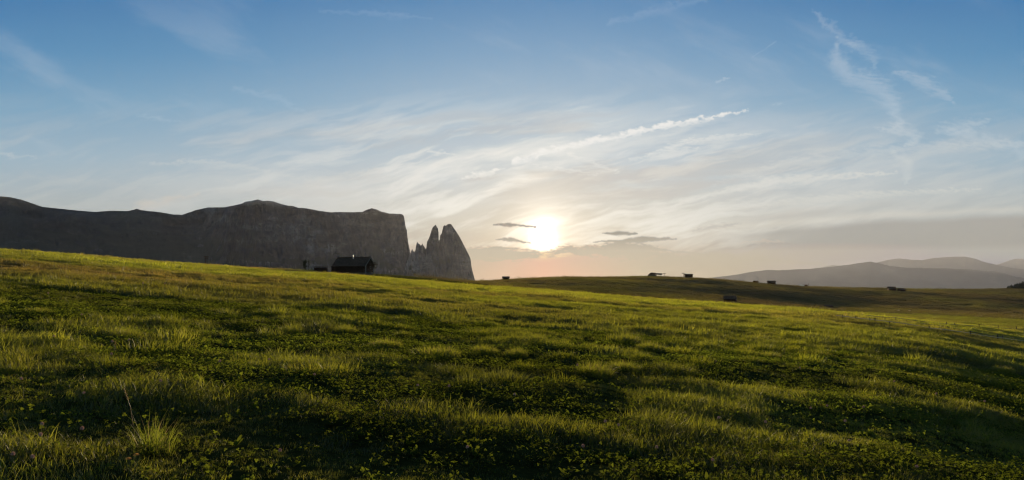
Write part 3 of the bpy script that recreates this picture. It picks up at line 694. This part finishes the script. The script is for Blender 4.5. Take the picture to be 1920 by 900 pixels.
scatter('dry_grass', dry_set, x, y, .5 + .5 * rs.rand(420), np.stack([.75 + .3 * rs.rand(420), 1.1 + 0 * x, 0 * x], -1), 1, label='tall dry grass along the brow left of the big hut')
def tussock(px, py, wpx, label, k=None, tallone=False, hs=1.0):
    g = ground_at(px, py); wid = wpx / F * g.y
    o = link(bpy.data.objects.new('grass_tussock', TALL if tallone else TM[(k if k is not None else int(px)) % 3]))
    s = wid if not tallone else wid / .55
    o.scale = (s, s, s * 1.3 * hs); o.location = g - Vector((0, 0, .02)); o.rotation_euler = (0, 0, px)
    return tag(o, label, 'grass tussock', 'tussocks standing out of the meadow')
tussock(287, 852, 92, 'tall thin tussock of bright upright blades, foreground left, by the two yellow flowers', tallone=True)
tussock(545, 628, 52, 'dark round tussock left of centre, alone in short bright grass', 0, hs=1.2)
tussock(22, 700, 70, 'shaggy tussock cut by the left edge of the view', 1, hs=1.1)
tussock(648, 624, 44, 'small dark tussock below the big log hut', 2)
tussock(815, 670, 96, 'broadest low tussock, left of the group below the sun', 1, hs=.8)
tussock(906, 663, 56, 'middle tussock of the group below the sun', 0)
tussock(966, 669, 46, 'compact spiky tussock at the right of the group below the sun', 2, hs=1.1)
tussock(722, 651, 62, 'loose tussock at the left end of the group below the sun', 1)
tussock(1004, 641, 44, 'small tussock right behind the spiky one below the sun', 0)
tussock(1112, 704, 74, 'big ragged tussock in front of the others right of the sun', 2)
tussock(1165, 696, 66, 'tussock leaning on the big ragged one right of the sun', 0)
tussock(1218, 657, 58, 'rounded tussock, right one of the pair up the slope from the ragged one', 1)
tussock(1176, 642, 48, 'rounded tussock, left one of the pair up the slope from the ragged one', 2)
tussock(236, 636, 52, 'yellowish upright tussock on the left slope', 2, hs=1.2)
tussock(1876, 698, 44, 'dark low tussock near the right edge below the white rail', 1)
tussock(1442, 672, 56, 'wide dark tussock in the right half of the meadow', 0, hs=.8)
tussock(70, 588, 46, 'pale tussock high on the left slope', 1)
tussock(676, 566, 34, 'tiny dark tussock just under the meadow brow below the hut', 0)

# flowers
M_STEM = leafy('flower stem', (.06, .09, .02), (.16, .20, .03), .4, attr=False)
def blossom_mat(name, c, t):
    return leafy(name, c, t, .45, attr=False, gloss=.02)
M_PINK = blossom_mat('clover blossom', (.78, .58, .46), (.55, .38, .28)); M_YEL = blossom_mat('dried yellow flower', (.62, .38, .12), (.55, .32, .08))
def clover_flower():
    st = MB(); st.tube((0, 0, -.02), (.004, 0, .055), .0012, .0011, 5); st.tube((.004, 0, .055), (.002, .003, .10), .0011, .001, 5, False)
    hd = MB()
    for i in range(46):                               # florets pointing out of a small ball
        ph = i * 2.39996; zz = 1 - 1.7 * i / 45; r = math.sqrt(max(0, 1 - zz * zz))
        d = Vector((math.cos(ph) * r, math.sin(ph) * r, zz)); c = Vector((.002, .003, .102))
        s = d.orthogonal().normalized() * .0018; q = d.cross(s)
        hd.add([c + d * .003 + s, c + d * .003 + q, c + d * .003 - s, c + d * .003 - q, c + d * .0125], [(0, 1, 4), (1, 2, 4), (2, 3, 4), (3, 0, 4)])
    o = st.build('clover_flower', M_STEM); hd.build('blossom', M_PINK, o); return o
proto = clover_flower(); first = True
FL = [(72, 832), (84, 842), (64, 845), (18, 893), (60, 896), (140, 842), (216, 662), (163, 758), (44, 740), (100, 644), (250, 652), (300, 742), (588, 722), (1352, 806), (1588, 815), (1522, 780), (1544, 776), (1620, 782), (1760, 754),
      (1430, 819), (1680, 730), (1850, 770), (1336, 893), (1712, 896), (780, 742), (842, 748), (1134, 820), (1158, 818), (1078, 702), (960, 762), (500, 690), (420, 700), (210, 682), (150, 600), (265, 540), (308, 540), (95, 560), (1590, 845), (1230, 868), (520, 880), (880, 870), (1500, 700), (1100, 870)]
for i, (px_, py_) in enumerate(FL):
    o = proto if first else copy_tree(proto); first = False
    g = ground_at(px_, py_ + 10); o.location = g + Vector((0, 0, .03)); s = 1.0 + (g.y / 14); o.scale = (s, s, s * rnd.uniform(.9, 1.3)); o.rotation_euler = (rnd.uniform(-.25, .25), rnd.uniform(-.25, .25), rnd.uniform(0, 6))
    tag(o, 'small pale pink clover flower on a thin stem among the grass', 'clover flower', 'small pale clover flowers dotted over the meadow')
def yellow_flower(px_, py_, lab, h):
    st = MB(); st.tube((0, 0, -.03), (.012, 0, h * .55), .0026, .0022, 6); st.tube((.012, 0, h * .55), (.0, .004, h), .0022, .002, 6, False)
    hd = MB()
    for ring, (el, L) in enumerate(((.15, .024), (.55, .021), (1.0, .016))):
        for j in range(16):
            t = j * .3927 + ring * .2; d = Vector((math.cos(t) * math.cos(el), math.sin(t) * math.cos(el), math.sin(el)))
            hd.add(*leaf_poly(Vector((0, .004, h)), d, (Vector((0, 0, 1)) - d * d.z).normalized(), L, .006))
    o = st.build('yellow_flower', M_STEM); hd.build('blossom', M_YEL, o)
    g = ground_at(px_, py_ + h / 6.0 * F); o.location = g; tag(o, lab, 'flower', 'pair of dried yellow flowers')
yellow_flower(240.5, 868, 'lower and more withered of the two yellow flowers in front of the tall tussock', .12)
yellow_flower(255, 862, 'higher of the two yellow flowers in front of the tall tussock, on a bent stem', .15)
def dry_stalk(px_, py_, h, lab, lean):
    o = MB(); o.tube((0, 0, -.03), (lean * .4, 0, h * .6), .0035, .003, 5); o.tube((lean * .4, 0, h * .6), (lean, .01, h), .003, .0015, 5)
    hd = MB()
    for i in range(26):
        t = .72 + .28 * i / 25; c = Vector((lean * (.4 + .6 * (t - .6) / .4), .004, h * t)); an_ = i * 2.4
        hd.add(*leaf_poly(c, Vector((math.cos(an_) * .7, math.sin(an_) * .7, .7)).normalized(), Vector((0, 0, 1)), .022, .007))
    ob = o.build('dry_stalk', M_STRAW); hd.build('seed_head', M_STRAW, ob); ob.location = ground_at(px_, py_); tag(ob, lab, 'dry stalk')
dry_stalk(253, 815, .40, 'bent straw-coloured stalk leaning out left of the tall tussock', -.10)
dry_stalk(216, 668, .22, 'short pale seed stalk standing alone on the left slope', .0)
# ------------------------------------------------------------------ huts
M_LOG = noisy('weathered dark logs', spec=.05, stops= [(.3, (.030, .016, .009)), (.55, (.070, .036, .020)), (.75, (.12, .070, .040))], scale=(1, 1, 9), nscale=1.6, rough=.95, bump=.01, obj_space=True)
M_SHING = noisy('old roof shingles', spec=.05, stops= [(.3, (.055, .036, .022)), (.6, (.125, .085, .055)), (.75, (.22, .16, .11))], scale=(1.5, 2, 2), nscale=2.2, rough=.95, bump=.01, obj_space=True)
M_PALE = noisy('bleached board', [(.3, (.22, .19, .15)), (.7, (.42, .37, .30))], (2, 2, 6), 2.0, 4, .8, obj_space=True)
M_STONE = noisy('grey stone', [(.3, (.07, .06, .045)), (.7, (.20, .17, .13))], (1, 1, 1), 3.0, 5, .9, .02, obj_space=True)
M_STEEL = mat('galvanised steel', (.62, .62, .62), .32, .5, .85)
M_DARK = mat('dark painted steel', (.05, .05, .055), .5, .4, .3)
M_GLASS = mat('dark window glass', (.02, .025, .03), .08, .6)
def log_walls(L, W, H, gab, logr=.11):
    mb = MB(); n = int(H / (2 * logr)); h = H / n
    for k in range(n):
        z = h * (k + .5); e = .28 if k % 2 else .16
        for s in (-1, 1):
            mb.box((0, s * W / 2, z), (L + 2 * e, logr * 1.7, h * .93), jit=.012)
            mb.box((s * L / 2, 0, z), (logr * 1.7 + .004, W + 2 * (.44 - e), h * .90), jit=.012)
    for s in (-1, 1):                                    # gable triangles, log upon log
        m = int(gab / h)
        for k in range(m):
            w = W * (1 - (k + .5) / (gab / h)); mb.box((s * L / 2, 0, H + h * (k + .5)), (logr * 1.6, w, h * .92), jit=.01)
    mb.box((0, 0, H * .5), (L - .12, W - .12, H - .02))
    mb.prism([(-W / 2 + .15, H - .03), (W / 2 - .15, H - .03), (0, H + gab - .12)], -L / 2 + .12, L / 2 - .12)
    nb = len(mb.v) - 6                                    # the prism runs along x: swap its axes
    for q in range(nb, len(mb.v)): vx, vy, vz = mb.v[q]; mb.v[q] = (vy, vx, vz)
    return mb
def roof_mb(L, W, H, gab, ox, oy, th=.10, rows=7, rag=.06):
    """two slopes of lapped boards with overhang ox (gable ends) and oy (eaves)"""
    mb = MB(); pitch = math.atan2(gab, W / 2); run = (W / 2 + oy) / math.cos(pitch)
    for s in (-1, 1):
        q = Matrix.Rotation(-s * pitch, 4, 'X')
        for k in range(rows):
            a0 = run * k / rows; a1 = run * (k + 1) / rows + .09
            nseg = max(3, int((L + 2 * ox) / .7)); x0 = -(L / 2 + ox)
            for j in range(nseg):
                w = (L + 2 * ox) / nseg; m = (a0 + a1) / 2 + rnd.uniform(-rag, rag) * .5
                c = Vector((x0 + w * (j + .5), s * m, th * .5 + .018 * (rows - k) * 0 + rnd.uniform(0, .02)))
                mb.box(q @ c + Vector((0, 0, H + gab + .02)), (w * .985, a1 - a0, th * .55), q.to_3x3() @ Matrix.Rotation(s * .05, 3, 'X'), .008)
    mb.box((0, 0, H + gab + .11), (L + 2 * ox - .1, .26, .07), jit=.01)
    return mb
def hut(name, px, Y, L, W, H, gab, yaw, label, group=None, ox=.7, oy=.7, sink=.15, detail=True, cat='hut', sit=None, base=True):
    g = sit or stand(px, Y)
    if group == FH: sink -= .45
    o = empty(name, g - Vector((0, 0, sink)), yaw, label=label, cat=cat, group=group)
    if base:
        mb = MB(); mb.box((0, 0, .15), (L + .16, W + .16, .7), jit=.03); mb.build('foundation', M_STONE, o)
    w = log_walls(L, W, H, gab)
    wo = w.build('wall', M_LOG, o); wo.location.z = .3
    ro = roof_mb(L, W, H, gab, ox, oy).build('roof', M_SHING, o); ro.location.z = .3
    if detail:
        pitch = math.atan2(gab, W / 2); run = (W / 2 + oy) / math.cos(pitch)
        for s in (-1, 1):
            for t in (-1, 1):
                q = Matrix.Rotation(-t * pitch, 3, 'X'); mb = MB()
                mb.box(Vector((s * (L / 2 + ox - .02), 0, H + gab + .25)) + q @ Vector((0, t * (run / 2), -.02)), (.06, run, .20), q)
                mb.build('bargeboard', M_PALE if s > 0 else M_LOG, o)
        d = MB(); d.box((L / 2 + .14, -W * .12, 1.15), (.07, .95, 1.75)); do = d.build('door', M_LOG, o)
        h = MB(); h.tube((L / 2 + .19, -W * .12 + .34, 1.1), (L / 2 + .19, -W * .12 + .34, 1.24), .02); h.build('handle', M_STEEL, do)
        f = MB()
        for (yy, zz, a_, b_) in ((W * .24, 1.35, .62, .07), (W * .24, 1.90, .62, .07)): f.box((L / 2 + .15, yy, zz), (.07, a_, b_))
        for yy in (W * .24 - .28, W * .24 + .28): f.box((L / 2 + .15, yy, 1.625), (.066, .07, .48))
        fo = f.build('window', M_PALE, o); p_ = MB(); p_.box((L / 2 + .12, W * .24, 1.625), (.03, .50, .48)); p_.build('pane', M_GLASS, fo)
    return o
FH = 'small log huts on the far ridge'
# the big hut left of the spires
gh = stand(664, 172); gh.z = (EYE - 512.5) / F * 172
big = hut('log_hut', 664, 172, 7.4, 5.2, 2.1, 1.75, R(-11), 'big dark log hut with a shingle roof and thin pale stovepipe on the meadow brow', ox=.75, oy=.85, sit=gh, cat='hut')
def onto(o, mb, name, m): return mb.build(name, m, o)
ch = MB(); ch.tube((.1, -.75, 3.2), (.1, -.75, 4.55), .085, .08, 10); ch.tube((.1, -.75, 4.55), (.1, -.75, 4.66), .13, .13, 10)
ch.tube((.1, -.75, 4.70), (.1, -.75, 4.80), .19, .02, 10); ch.tube((.1, -.75, 3.6), (.1, -.75, 3.66), .14, .14, 10); onto(big, ch, 'chimney', M_STEEL)
ln = MB()
ln.box((-4.5, -1.4, 1.0), (1.15, 1.8, 1.6), jit=.04); ln.box((-4.5, -1.4, 1.86), (1.4, 2.1, .09), Matrix.Rotation(R(-7), 3, 'Y')); onto(big, ln, 'lean_to', M_LOG)
for yy in (-2.9, 2.9):
    pt = MB(); pt.box((4.35, yy, 1.15), (.17, .17, 2.3)); onto(big, pt, 'porch_post', M_PALE)
bm_ = MB()
for zz, yy, ln_ in ((2.35, .9, 1.3), (2.35, 2.3, 1.5), (1.7, 2.75, 1.0), (3.1, .2, 1.0), (2.9, 1.6, 1.2), (1.35, 2.9, .8)):
    bm_.tube((3.6, yy, zz), (3.9 + ln_, yy + .1, zz + .04), .08, .07, 7)
onto(big, bm_, 'beam', M_LOG)
bl = MB(); bl.box((4.45, .2, 2.32), (1.15, 4.6, .09)); bl.box((4.98, .2, 2.75), (.05, 4.6, .10)); bl.box((4.98, .2, 2.52), (.05, 4.6, .08))
for k in range(8): bl.box((4.97, -2.0 + k * .62, 2.58), (.04, .06, .44))
onto(big, bl, 'balcony', M_LOG)
stp = MB(); stp.box((4.9, -1.9, .20), (1.3, 1.3, .34), jit=.05); stp.box((4.9, -1.9, .44), (.9, .95, .16), jit=.03); onto(big, stp, 'step', M_STONE)
st2 = MB(); st2.box((3.7, 0, 4.36), (.34, .30, .2), jit=.05); onto(big, st2, 'roof_stone', M_STONE)
# woodpile beside it: split logs under a board lid
wp = empty('woodpile', brow(601, 60, 230) - Vector((0, 0, .05)), R(-6), label='low stack of split firewood under boards, left of the big log hut', cat='woodpile')
mb = MB()
for r in range(6):
    for k in range(13):
        mb.tube((-1.25 + k * .205 + (r % 2) * .1, -.55 + rnd.uniform(-.04, .04), .12 + r * .18), (-1.25 + k * .205 + (r % 2) * .1, .55, .12 + r * .18 + rnd.uniform(-.02, .02)), rnd.uniform(.085, .105), None, 6)
mb.build('log_stack', M_LOG, wp)
mb = MB(); mb.box((0, -.1, 1.25), (3.0, 1.5, .06), Matrix.Rotation(R(5), 3, 'X')); mb.box((-.5, .1, 1.31), (1.7, .5, .05), Matrix.Rotation(R(5), 3, 'X')); mb.build('cover_board', M_SHING, wp)
def stone(px, Y, r, label, sq=.6, group=None, m=None):
    mb = bpy.data.meshes.new('stone'); import bmesh
    b_ = bmesh.new(); bmesh.ops.create_icosphere(b_, subdivisions=3, radius=r)
    for v in b_.verts:
        n_ = float(fbm(np.array(v.co.x / r * 1.3 + px), np.array(v.co.y / r * 1.3 + v.co.z / r * 2), 3, 5)); v.co *= .72 + .6 * n_; v.co.z *= sq
    b_.to_mesh(mb); b_.free(); mb.materials.append(m or M_STONE); mb.shade_smooth()
    o = link(bpy.data.objects.new('boulder', mb)); g = stand(px, Y); o.location = g + Vector((0, 0, r * sq * .35)); return tag(o, label, 'boulder', group)
stone(606.5, 160, .42, 'dark boulder in the grass right in front of the woodpile')
stone(1684.5, 326, .55, 'pale boulder at the valley edge, left of the pair on the right', .7, 'pale boulders on the valley floor', M_PALE)
stone(1705, 325, .50, 'pale boulder at the valley edge, right of the pair on the right', .7, 'pale boulders on the valley floor', M_PALE)
# far huts
FH = 'small log huts on the far ridge'
hut('log_hut', 948.5, 448, 4.6, 3.8, 1.7, .75, R(3), 'small log hut with a flat roof alone on the ridge left of the sun', FH, .6, .5, detail=False, sink=.1, sit=ridge(948.5, -2))
hut('log_hut', 1291, 690, 6.0, 5.0, 2.2, .9, R(2), 'small log hut on the ridge beside the right lift pylon', FH, .8, .6, detail=False, sink=.1, sit=ridge(1291, -2))
hut('log_hut', 1417, 560, 3.0, 3.0, 1.1, .6, R(15), 'tiniest log hut on the ridge slope, left of the darker one', FH, .5, .4, detail=False, sink=.2, sit=ridge(1417, -3))
hut('log_hut', 1446.5, 545, 5.6, 4.6, 2.2, .9, R(-3), 'dark boxy log hut on the ridge slope, above the hut in the hollow', FH, .7, .6, detail=False, sink=.3, sit=ridge(1446.5, -3))
def hut_seen(px, py, **k):
    g = ground_at(px, py); return g
g = stand(1369, 190); g = Vector(((1369 - 960) / F * 235, 235, (EYE - 573.5) / F * 235)); gz = float(ground(g.x, g.y)); 
HOLLOW_Y = 300.
g = stand(1369, HOLLOW_Y)
hut('log_hut', 1369, HOLLOW_Y, 4.6, 4.2, 1.75, 1.15, R(-24), 'log hut half hidden in the hollow just behind the meadow edge', None, .4, .5, sit=Vector((g.x, g.y, max(g.z, (EYE - 574.5) / F * HOLLOW_Y))), detail=True, sink=.0)
hut('log_hut', 1671.5, 610, 5.6, 4.6, 2.3, 1.3, R(-14), 'larger of the two dark huts low on the far slope at the right', 'pair of dark huts on the far slope', .5, .5, detail=False)
hut('log_hut', 1690, 602, 4.6, 4.0, 1.6, 1.0, R(12), 'smaller, lower of the two dark huts low on the far slope at the right', 'pair of dark huts on the far slope', .4, .5, detail=False)
hut('low_shed', 1549, 345, 5.2, 3.4, .9, .35, R(4), 'long low shed with a blue-grey roof on the valley floor', None, .2, .3, detail=False, cat='shed')
# ridge hut beside the dome: tiny hut and a slanted pole
hut('log_hut', 1511.5, 592, 1.9, 1.9, .9, .5, R(0), 'very small hut between the pale dome and the slanted pole', FH, .2, .2, detail=False, sit=ridge(1511.5, -2))
pl = MB(); pl.tube((0, 0, -.2), (.35, 0, 3.1), .13, .11, 8); pl.box((.36, 0, 2.75), (.75, .06, .5)); o = pl.build('pole', M_LOG); o.location = ridge(1515.5); tag(o, 'slanted pole with a small board at its top beside the pale dome', 'pole')
dm = MB(); n = 20
for j in range(6):
    for i in range(n):
        a0, a1 = 6.2832 * i / n, 6.2832 * (i + 1) / n; e0, e1 = 1.5708 * j / 6, 1.5708 * (j + 1) / 6
        P_ = lambda a_, e_: (2.9 * math.cos(a_) * math.cos(e_), 2.4 * math.sin(a_) * math.cos(e_), .35 + 1.5 * math.sin(e_))
        dm.add([P_(a0, e0), P_(a1, e0), P_(a1, e1), P_(a0, e1)], [(0, 1, 2, 3)])
M_DOME = mat('pale blue tent cloth', (.42, .52, .60), .5)
de = empty('dome_tent', ridge(1502.5), 0, label='low pale blue dome on the far ridge, left of the slanted pole', cat='dome tent')
dm.build('cover', M_DOME, de, True)
db = MB()
for i in range(n):
    a0, a1 = 6.2832 * i / n, 6.2832 * (i + 1) / n
    db.add([(2.95 * math.cos(a0), 2.45 * math.sin(a0), -.4), (2.95 * math.cos(a1), 2.45 * math.sin(a1), -.4), (2.95 * math.cos(a1), 2.45 * math.sin(a1), .36), (2.95 * math.cos(a0), 2.45 * math.sin(a0), .36)], [(0, 1, 2, 3)])
db.build('base_ring', M_STONE, de)
# chairlift top station with its canopy, and two pylons
ls = empty('lift_station', ridge(1224) - Vector((0, 0, .2)), R(2), label='chairlift station with an angular roof and open canopy on the ridge', cat='lift station')
mb = MB(); mb.prism([(-4.3, 0), (3.2, 0), (3.2, 2.6), (-3.9, 2.2)], -2.4, 2.4); mb.build('wall', M_DARK, ls)
mb = MB(); mb.prism([(-4.8, 1.9), (-1.6, 4.6), (2.2, 4.4), (3.6, 3.2), (3.6, 2.9), (-4.5, 1.7)], -2.8, 2.8); mb.build('roof', M_SHING, ls)
mb = MB(); mb.prism([(2.0, 3.95), (9.2, 3.8), (9.4, 2.9), (8.4, 2.2), (3.4, 2.6)], -1.2, 1.2); mb.build('canopy', M_DARK, ls)
for xx in (5.0, 6.6, 8.4):
    mb = MB(); mb.tube((xx, 0, 0), (xx, 0, 2.7), .13, .13, 8); mb.build('column', M_STEEL, ls)
for xx in (-2.6, -.9, .8):
    mb = MB(); mb.box((xx, -2.43, 2.0), (1.2, .06, .7)); mb.build('window', M_GLASS, ls)
def pylon(px, Y, h, label):
    e = empty('lift_pylon', ridge(px), R(90), label=label, cat='lift pylon', group='chairlift pylons on the ridge')
    mb = MB(); mb.tube((0, 0, -.3), (0, 0, h), .22, .15, 10); mb.build('mast', M_DARK, e)
    mb = MB(); mb.box((0, 0, h), (.18, 4.6, .2)); mb.build('crossarm', M_DARK, e)
    for s in (-1, 1):
        mb = MB(); mb.box((0, s * 2.2, h - .45), (1.5, .16, .14)); mb.box((0, s * 2.2, h - .2), (.12, .12, .5))
        for k in range(4):
            mb.tube((-.6 + k * .4, s * 2.2 - .07, h - .6), (-.6 + k * .4, s * 2.2 + .07, h - .6), .14, .14, 8)
        mb.build('sheave_assembly', M_DARK, e)
    return e
for e in (pylon(1245.5, 742, 3.8, 'chairlift pylon next to the station canopy'), pylon(1281.5, 700, 4.6, 'chairlift pylon next to the small ridge hut')): e.rotation_euler[2] = R(12)
# signpost and poles on the left skyline
sg = empty('signpost', brow(386), R(10), label='wooden signpost with boards on the left skyline of the meadow', cat='signpost')
mb = MB(); mb.tube((-.12, 0, -.25), (-.12, 0, 1.85), .075, .065, 8); mb.tube((.22, .05, -.25), (.22, .05, 1.5), .05, .045, 8); mb.build('post', M_LOG, sg)
mb = MB(); mb.box((.12, -.09, 1.70), (.85, .04, .17)); mb.build('board', M_LOG, sg)
mb = MB(); mb.box((.18, -.09, 1.42), (.5, .04, .13)); mb.build('board', M_LOG, sg)
mb = MB(); mb.tube((0, 0, -.3), (.05, 0, 2.1), .045, .03, 7); o = mb.build('pole', M_STONE); o.location = brow(534); tag(o, 'thin grey pole standing alone between the signpost and the bush', 'pole')

# ------------------------------------------------------------------ trees and bush
M_BARK = noisy('bark', [(.3, (.035, .026, .020)), (.7, (.09, .07, .055))], (1, 1, .3), 4, 5, .95, obj_space=True)
M_NEED = leafy('dark needles', (.022, .040, .018), (.03, .05, .015), .25, attr=False, gloss=.02)
M_LEAF = leafy('bush leaves', (.022, .032, .014), (.03, .04, .012), .25, attr=False, gloss=.02)
def bush_tree(px, Y, h, w, label, n=1500, bare=False):
    e = empty('small_tree', brow(px, 60, 230), 0, label=label, cat='tree'); tr = MB(); cr = MB()
    tr.tube((0, 0, -.2), (.04, 0, h * .9), .07, .015, 7)
    tips = []
    for k in range(26 if not bare else 12):
        z = h * rnd.uniform(.12, .88); a_ = rnd.uniform(0, 6.28); L = w * .5 * rnd.uniform(.5, 1.0) * (1 - .45 * z / h); p0 = Vector((.03 * z / h, 0, z)); p1 = p0 + Vector((math.cos(a_) * L, math.sin(a_) * L, L * .9))
        tr.tube(p0, p1, .02, .006, 5); tips.append((p0, p1))
    for k in range(n):
        p0, p1 = rnd.choice(tips); t = rnd.uniform(.2, 1.1); c = p0.lerp(p1, t) + Vector((rnd.gauss(0, .11), rnd.gauss(0, .11), rnd.gauss(0, .13)))
        d = Vector((rnd.gauss(0, 1), rnd.gauss(0, 1), rnd.gauss(0, .6))).normalized(); up = d.orthogonal().normalized()
        cr.add(*leaf_poly(c, d, up, rnd.uniform(.06, .13), rnd.uniform(.035, .06)))
    tr.build('trunk', M_BARK, e); cr.build('crown', M_LEAF, e); return e
bush_tree(571.5, 166, 2.6, 1.05, 'narrow dark upright bush on the meadow brow left of the woodpile', 3200)
bush_tree(579, 166, 2.75, .9, 'thin nearly bare sapling right beside the narrow dark bush', 260, True)
def conifer(px, Y, h, label, dz=0.0):
    e = empty('conifer', ridge(px, (Y - 920) * .5), rnd.uniform(0, 6), label=label, cat='tree', group='conifers at the right end of the far ridge')
    tr = MB(); tr.tube((0, 0, -.5), (0, 0, h * .97), h * .022, .03, 7); tr.build('trunk', M_BARK, e); cr = MB()
    for k in range(int(40 + h * 30)):
        t = rnd.random() ** .8; z = h * (.08 + .9 * t); L = h * .27 * (1 - t) ** .8 * rnd.uniform(.6, 1.15) + .12; a_ = rnd.uniform(0, 6.28)
        d = Vector((math.cos(a_), math.sin(a_), -.22)); s = Vector((-math.sin(a_), math.cos(a_), 0)); c = Vector((0, 0, z))
        for q in range(5):
            f0 = q / 5; w = L * .26 * (1 - f0 * .7); p = c + d * (L * (f0 + .1))
            cr.add([p - s * w + Vector((0, 0, rnd.uniform(-.15, .05))), p + d * (L * .3), p + s * w + Vector((0, 0, rnd.uniform(-.15, .05))), p + Vector((0, 0, .12))], [(0, 1, 3), (1, 2, 3), (0, 3, 2)])
    cr.build('crown', M_NEED, e); return e
CN = [(1891.5, 860, 4.2, 'low bushy conifer filling the gap near the left end of the far row'), (1896.5, 870, 5.4, 'bushy conifer in front of the second and third of the far row'), (1902, 860, 6.0, 'bushy conifer left of the pointed one in the far row'), (1907, 870, 7.4, 'bushy conifer right of the pointed one in the far row'), (1911.5, 860, 7.6, 'bushy conifer between the two tall ones at the end of the far row'), (1917, 870, 9.0, 'broad conifer just inside the right picture edge in the far row'),
      (1889, 905, 3.6, 'leftmost and lowest conifer of the row on the far ridge'), (1894, 930, 4.6, 'second conifer from the left end of the far row'), (1899, 900, 4.6, 'third conifer from the left end of the far row'), (1904.5, 940, 6.2, 'fourth conifer of the far row, with a pointed top'),
      (1909, 910, 6.0, 'fifth conifer of the far row, close to the picture edge'), (1914, 950, 7.6, 'tall conifer second from the right edge in the far row'), (1919, 920, 8.4, 'tall conifer cut by the right edge, end of the far row')]
for px_, Y_, h_, lab in CN: conifer(px_, Y_, h_, lab, dz=0)

# ------------------------------------------------------------------ fences, track
M_RAIL = noisy('sun-bleached rail', [(.3, (.60, .52, .40)), (.7, (.80, .72, .58))], (1, 1, 1), 5, 3, .7, obj_space=True)
M_RAILD = noisy('grey rail', [(.3, (.11, .10, .08)), (.7, (.22, .20, .16))], (1, 1, 1), 5, 3, .8, obj_space=True)
M_POST = noisy('fence post wood', [(.3, (.035, .026, .02)), (.7, (.10, .08, .06))], (1, 1, 1), 5, 3, .9, obj_space=True)
def fence(rail_pts, post_pts, label, rm, rr_=.035, lift=.0, base_off=6.0):
    """rail_pts: points the rail passes (picture grid, lifted over the land); post_pts: (column, row of foot, height in rows)"""
    posts = []
    e = empty('wooden_fence', ground_at(*[post_pts[0][0], post_pts[0][1]]), 0, label=label, cat='fence'); org = e.location.copy()
    dist = {}
    xs_, ys_ = [], []
    for (px_, py_, hp) in post_pts:
        g = ground_at(px_, py_); h = hp / F * g.y; posts.append((px_, g, h)); xs_.append(px_); ys_.append(g.y)
    # keep the fence on one smooth line over the ground
    ys_ = list(np.interp(xs_, xs_, np.convolve(np.pad(ys_, 1, mode='edge'), [.25, .5, .25], 'valid')))
    for (px_, g, h), Y_ in zip(posts, ys_):
        h = h * 1.05 + .12; g = stand(px_, Y_); mb = MB(); r = max(.055, .0006 * Y_); t = Vector((rnd.uniform(-.06, .06), 0, h))
        mb.tube(g - org - Vector((0, 0, .3)), g - org + t, r, r * .9, 7); mb.build('post', M_POST, e)
    pts = []
    for (px_, py_) in rail_pts:
        Y_ = float(np.interp(px_, xs_, ys_)); g = stand(px_, Y_); z = max((EYE - py_) / F * Y_, g.z + .40); z = min(z, g.z + .85)
        pts.append(Vector((g.x, Y_ - .08, z)) - org)
    for p0, p1 in zip(pts, pts[1:]):
        mb = MB(); mb.tube(p0, p1, rr_, rr_ * .9, 6); mb.build('rail', rm, e)
    return e
fence([(1567, 592.5), (1580, 594), (1605, 597), (1630, 601), (1641, 601), (1655, 606), (1668, 609), (1690, 612.5), (1720, 617), (1742, 617), (1762, 622), (1806, 627), (1835, 632), (1870, 634), (1881, 635), (1897, 638.5), (1935, 643)],
      [(1580, 600, 8), (1605, 603, 9), (1631, 606, 7.5), (1641, 607, 9), (1668, 613, 6), (1741, 621, 9), (1820, 632, 9), (1871, 639, 10), (1880, 640, 10), (1935, 646, 10)],
      'nearest fence at the right, with a pale sagging rail catching the light', M_RAIL, .028)
fence([(1700, 604), (1741, 610.5), (1776, 615.5), (1820, 624), (1860, 629.5), (1900, 634), (1940, 639)], [(1700, 606, 5), (1741, 614, 5), (1776, 620, 6), (1820, 628, 5), (1862, 634, 5), (1900, 639, 5), (1940, 643, 5)],
      'middle fence at the right, thin grey rail between the pale fence and the farthest one', M_RAILD, .035)
fence([(1625, 594.5), (1655, 597.5), (1679, 600), (1716, 604), (1745, 606.5), (1774, 608.5), (1790, 609.5), (1836, 612.5), (1872, 615.5), (1906, 617.5), (1940, 620)],
      [(1625, 597, 5), (1655, 601, 6), (1679, 603, 6), (1716, 606, 5), (1774, 611.5, 6.5), (1790, 612.5, 6), (1836, 615.5, 6), (1872, 618, 6.5), (1906, 620.5, 7), (1940, 622, 6)],
      'farthest fence at the right, dark posts along the edge of the valley shadow', M_RAILD, .045)
# pale gravel track across the valley floor
tk = [(1755, 584.0), (1790, 584.6), (1830, 585.0), (1862, 586.0), (1890, 588.5), (1930, 592.5)]
mid_ = [ground_at(*q) for q in tk]; P0 = []
for k in range(61):
    t = k / 60 * (len(mid_) - 1); i = min(int(t), len(mid_) - 2); c = mid_[i].lerp(mid_[i + 1], t - i)
    P0.append([(c.x, c.y + s * 1.5, float(ground(c.x, c.y + s * 1.5)) + .05) for s in (-1, -.5, 0, .5, 1)])
M_GRAV = noisy('pale gravel', [(.3, (.16, .145, .12)), (.7, (.34, .31, .27))], (.5, .5, .5), 3, 4, .95)
tag(grid_mesh('path', np.array(P0), M_GRAV), 'pale gravel track across the valley floor at the right', kind='structure')
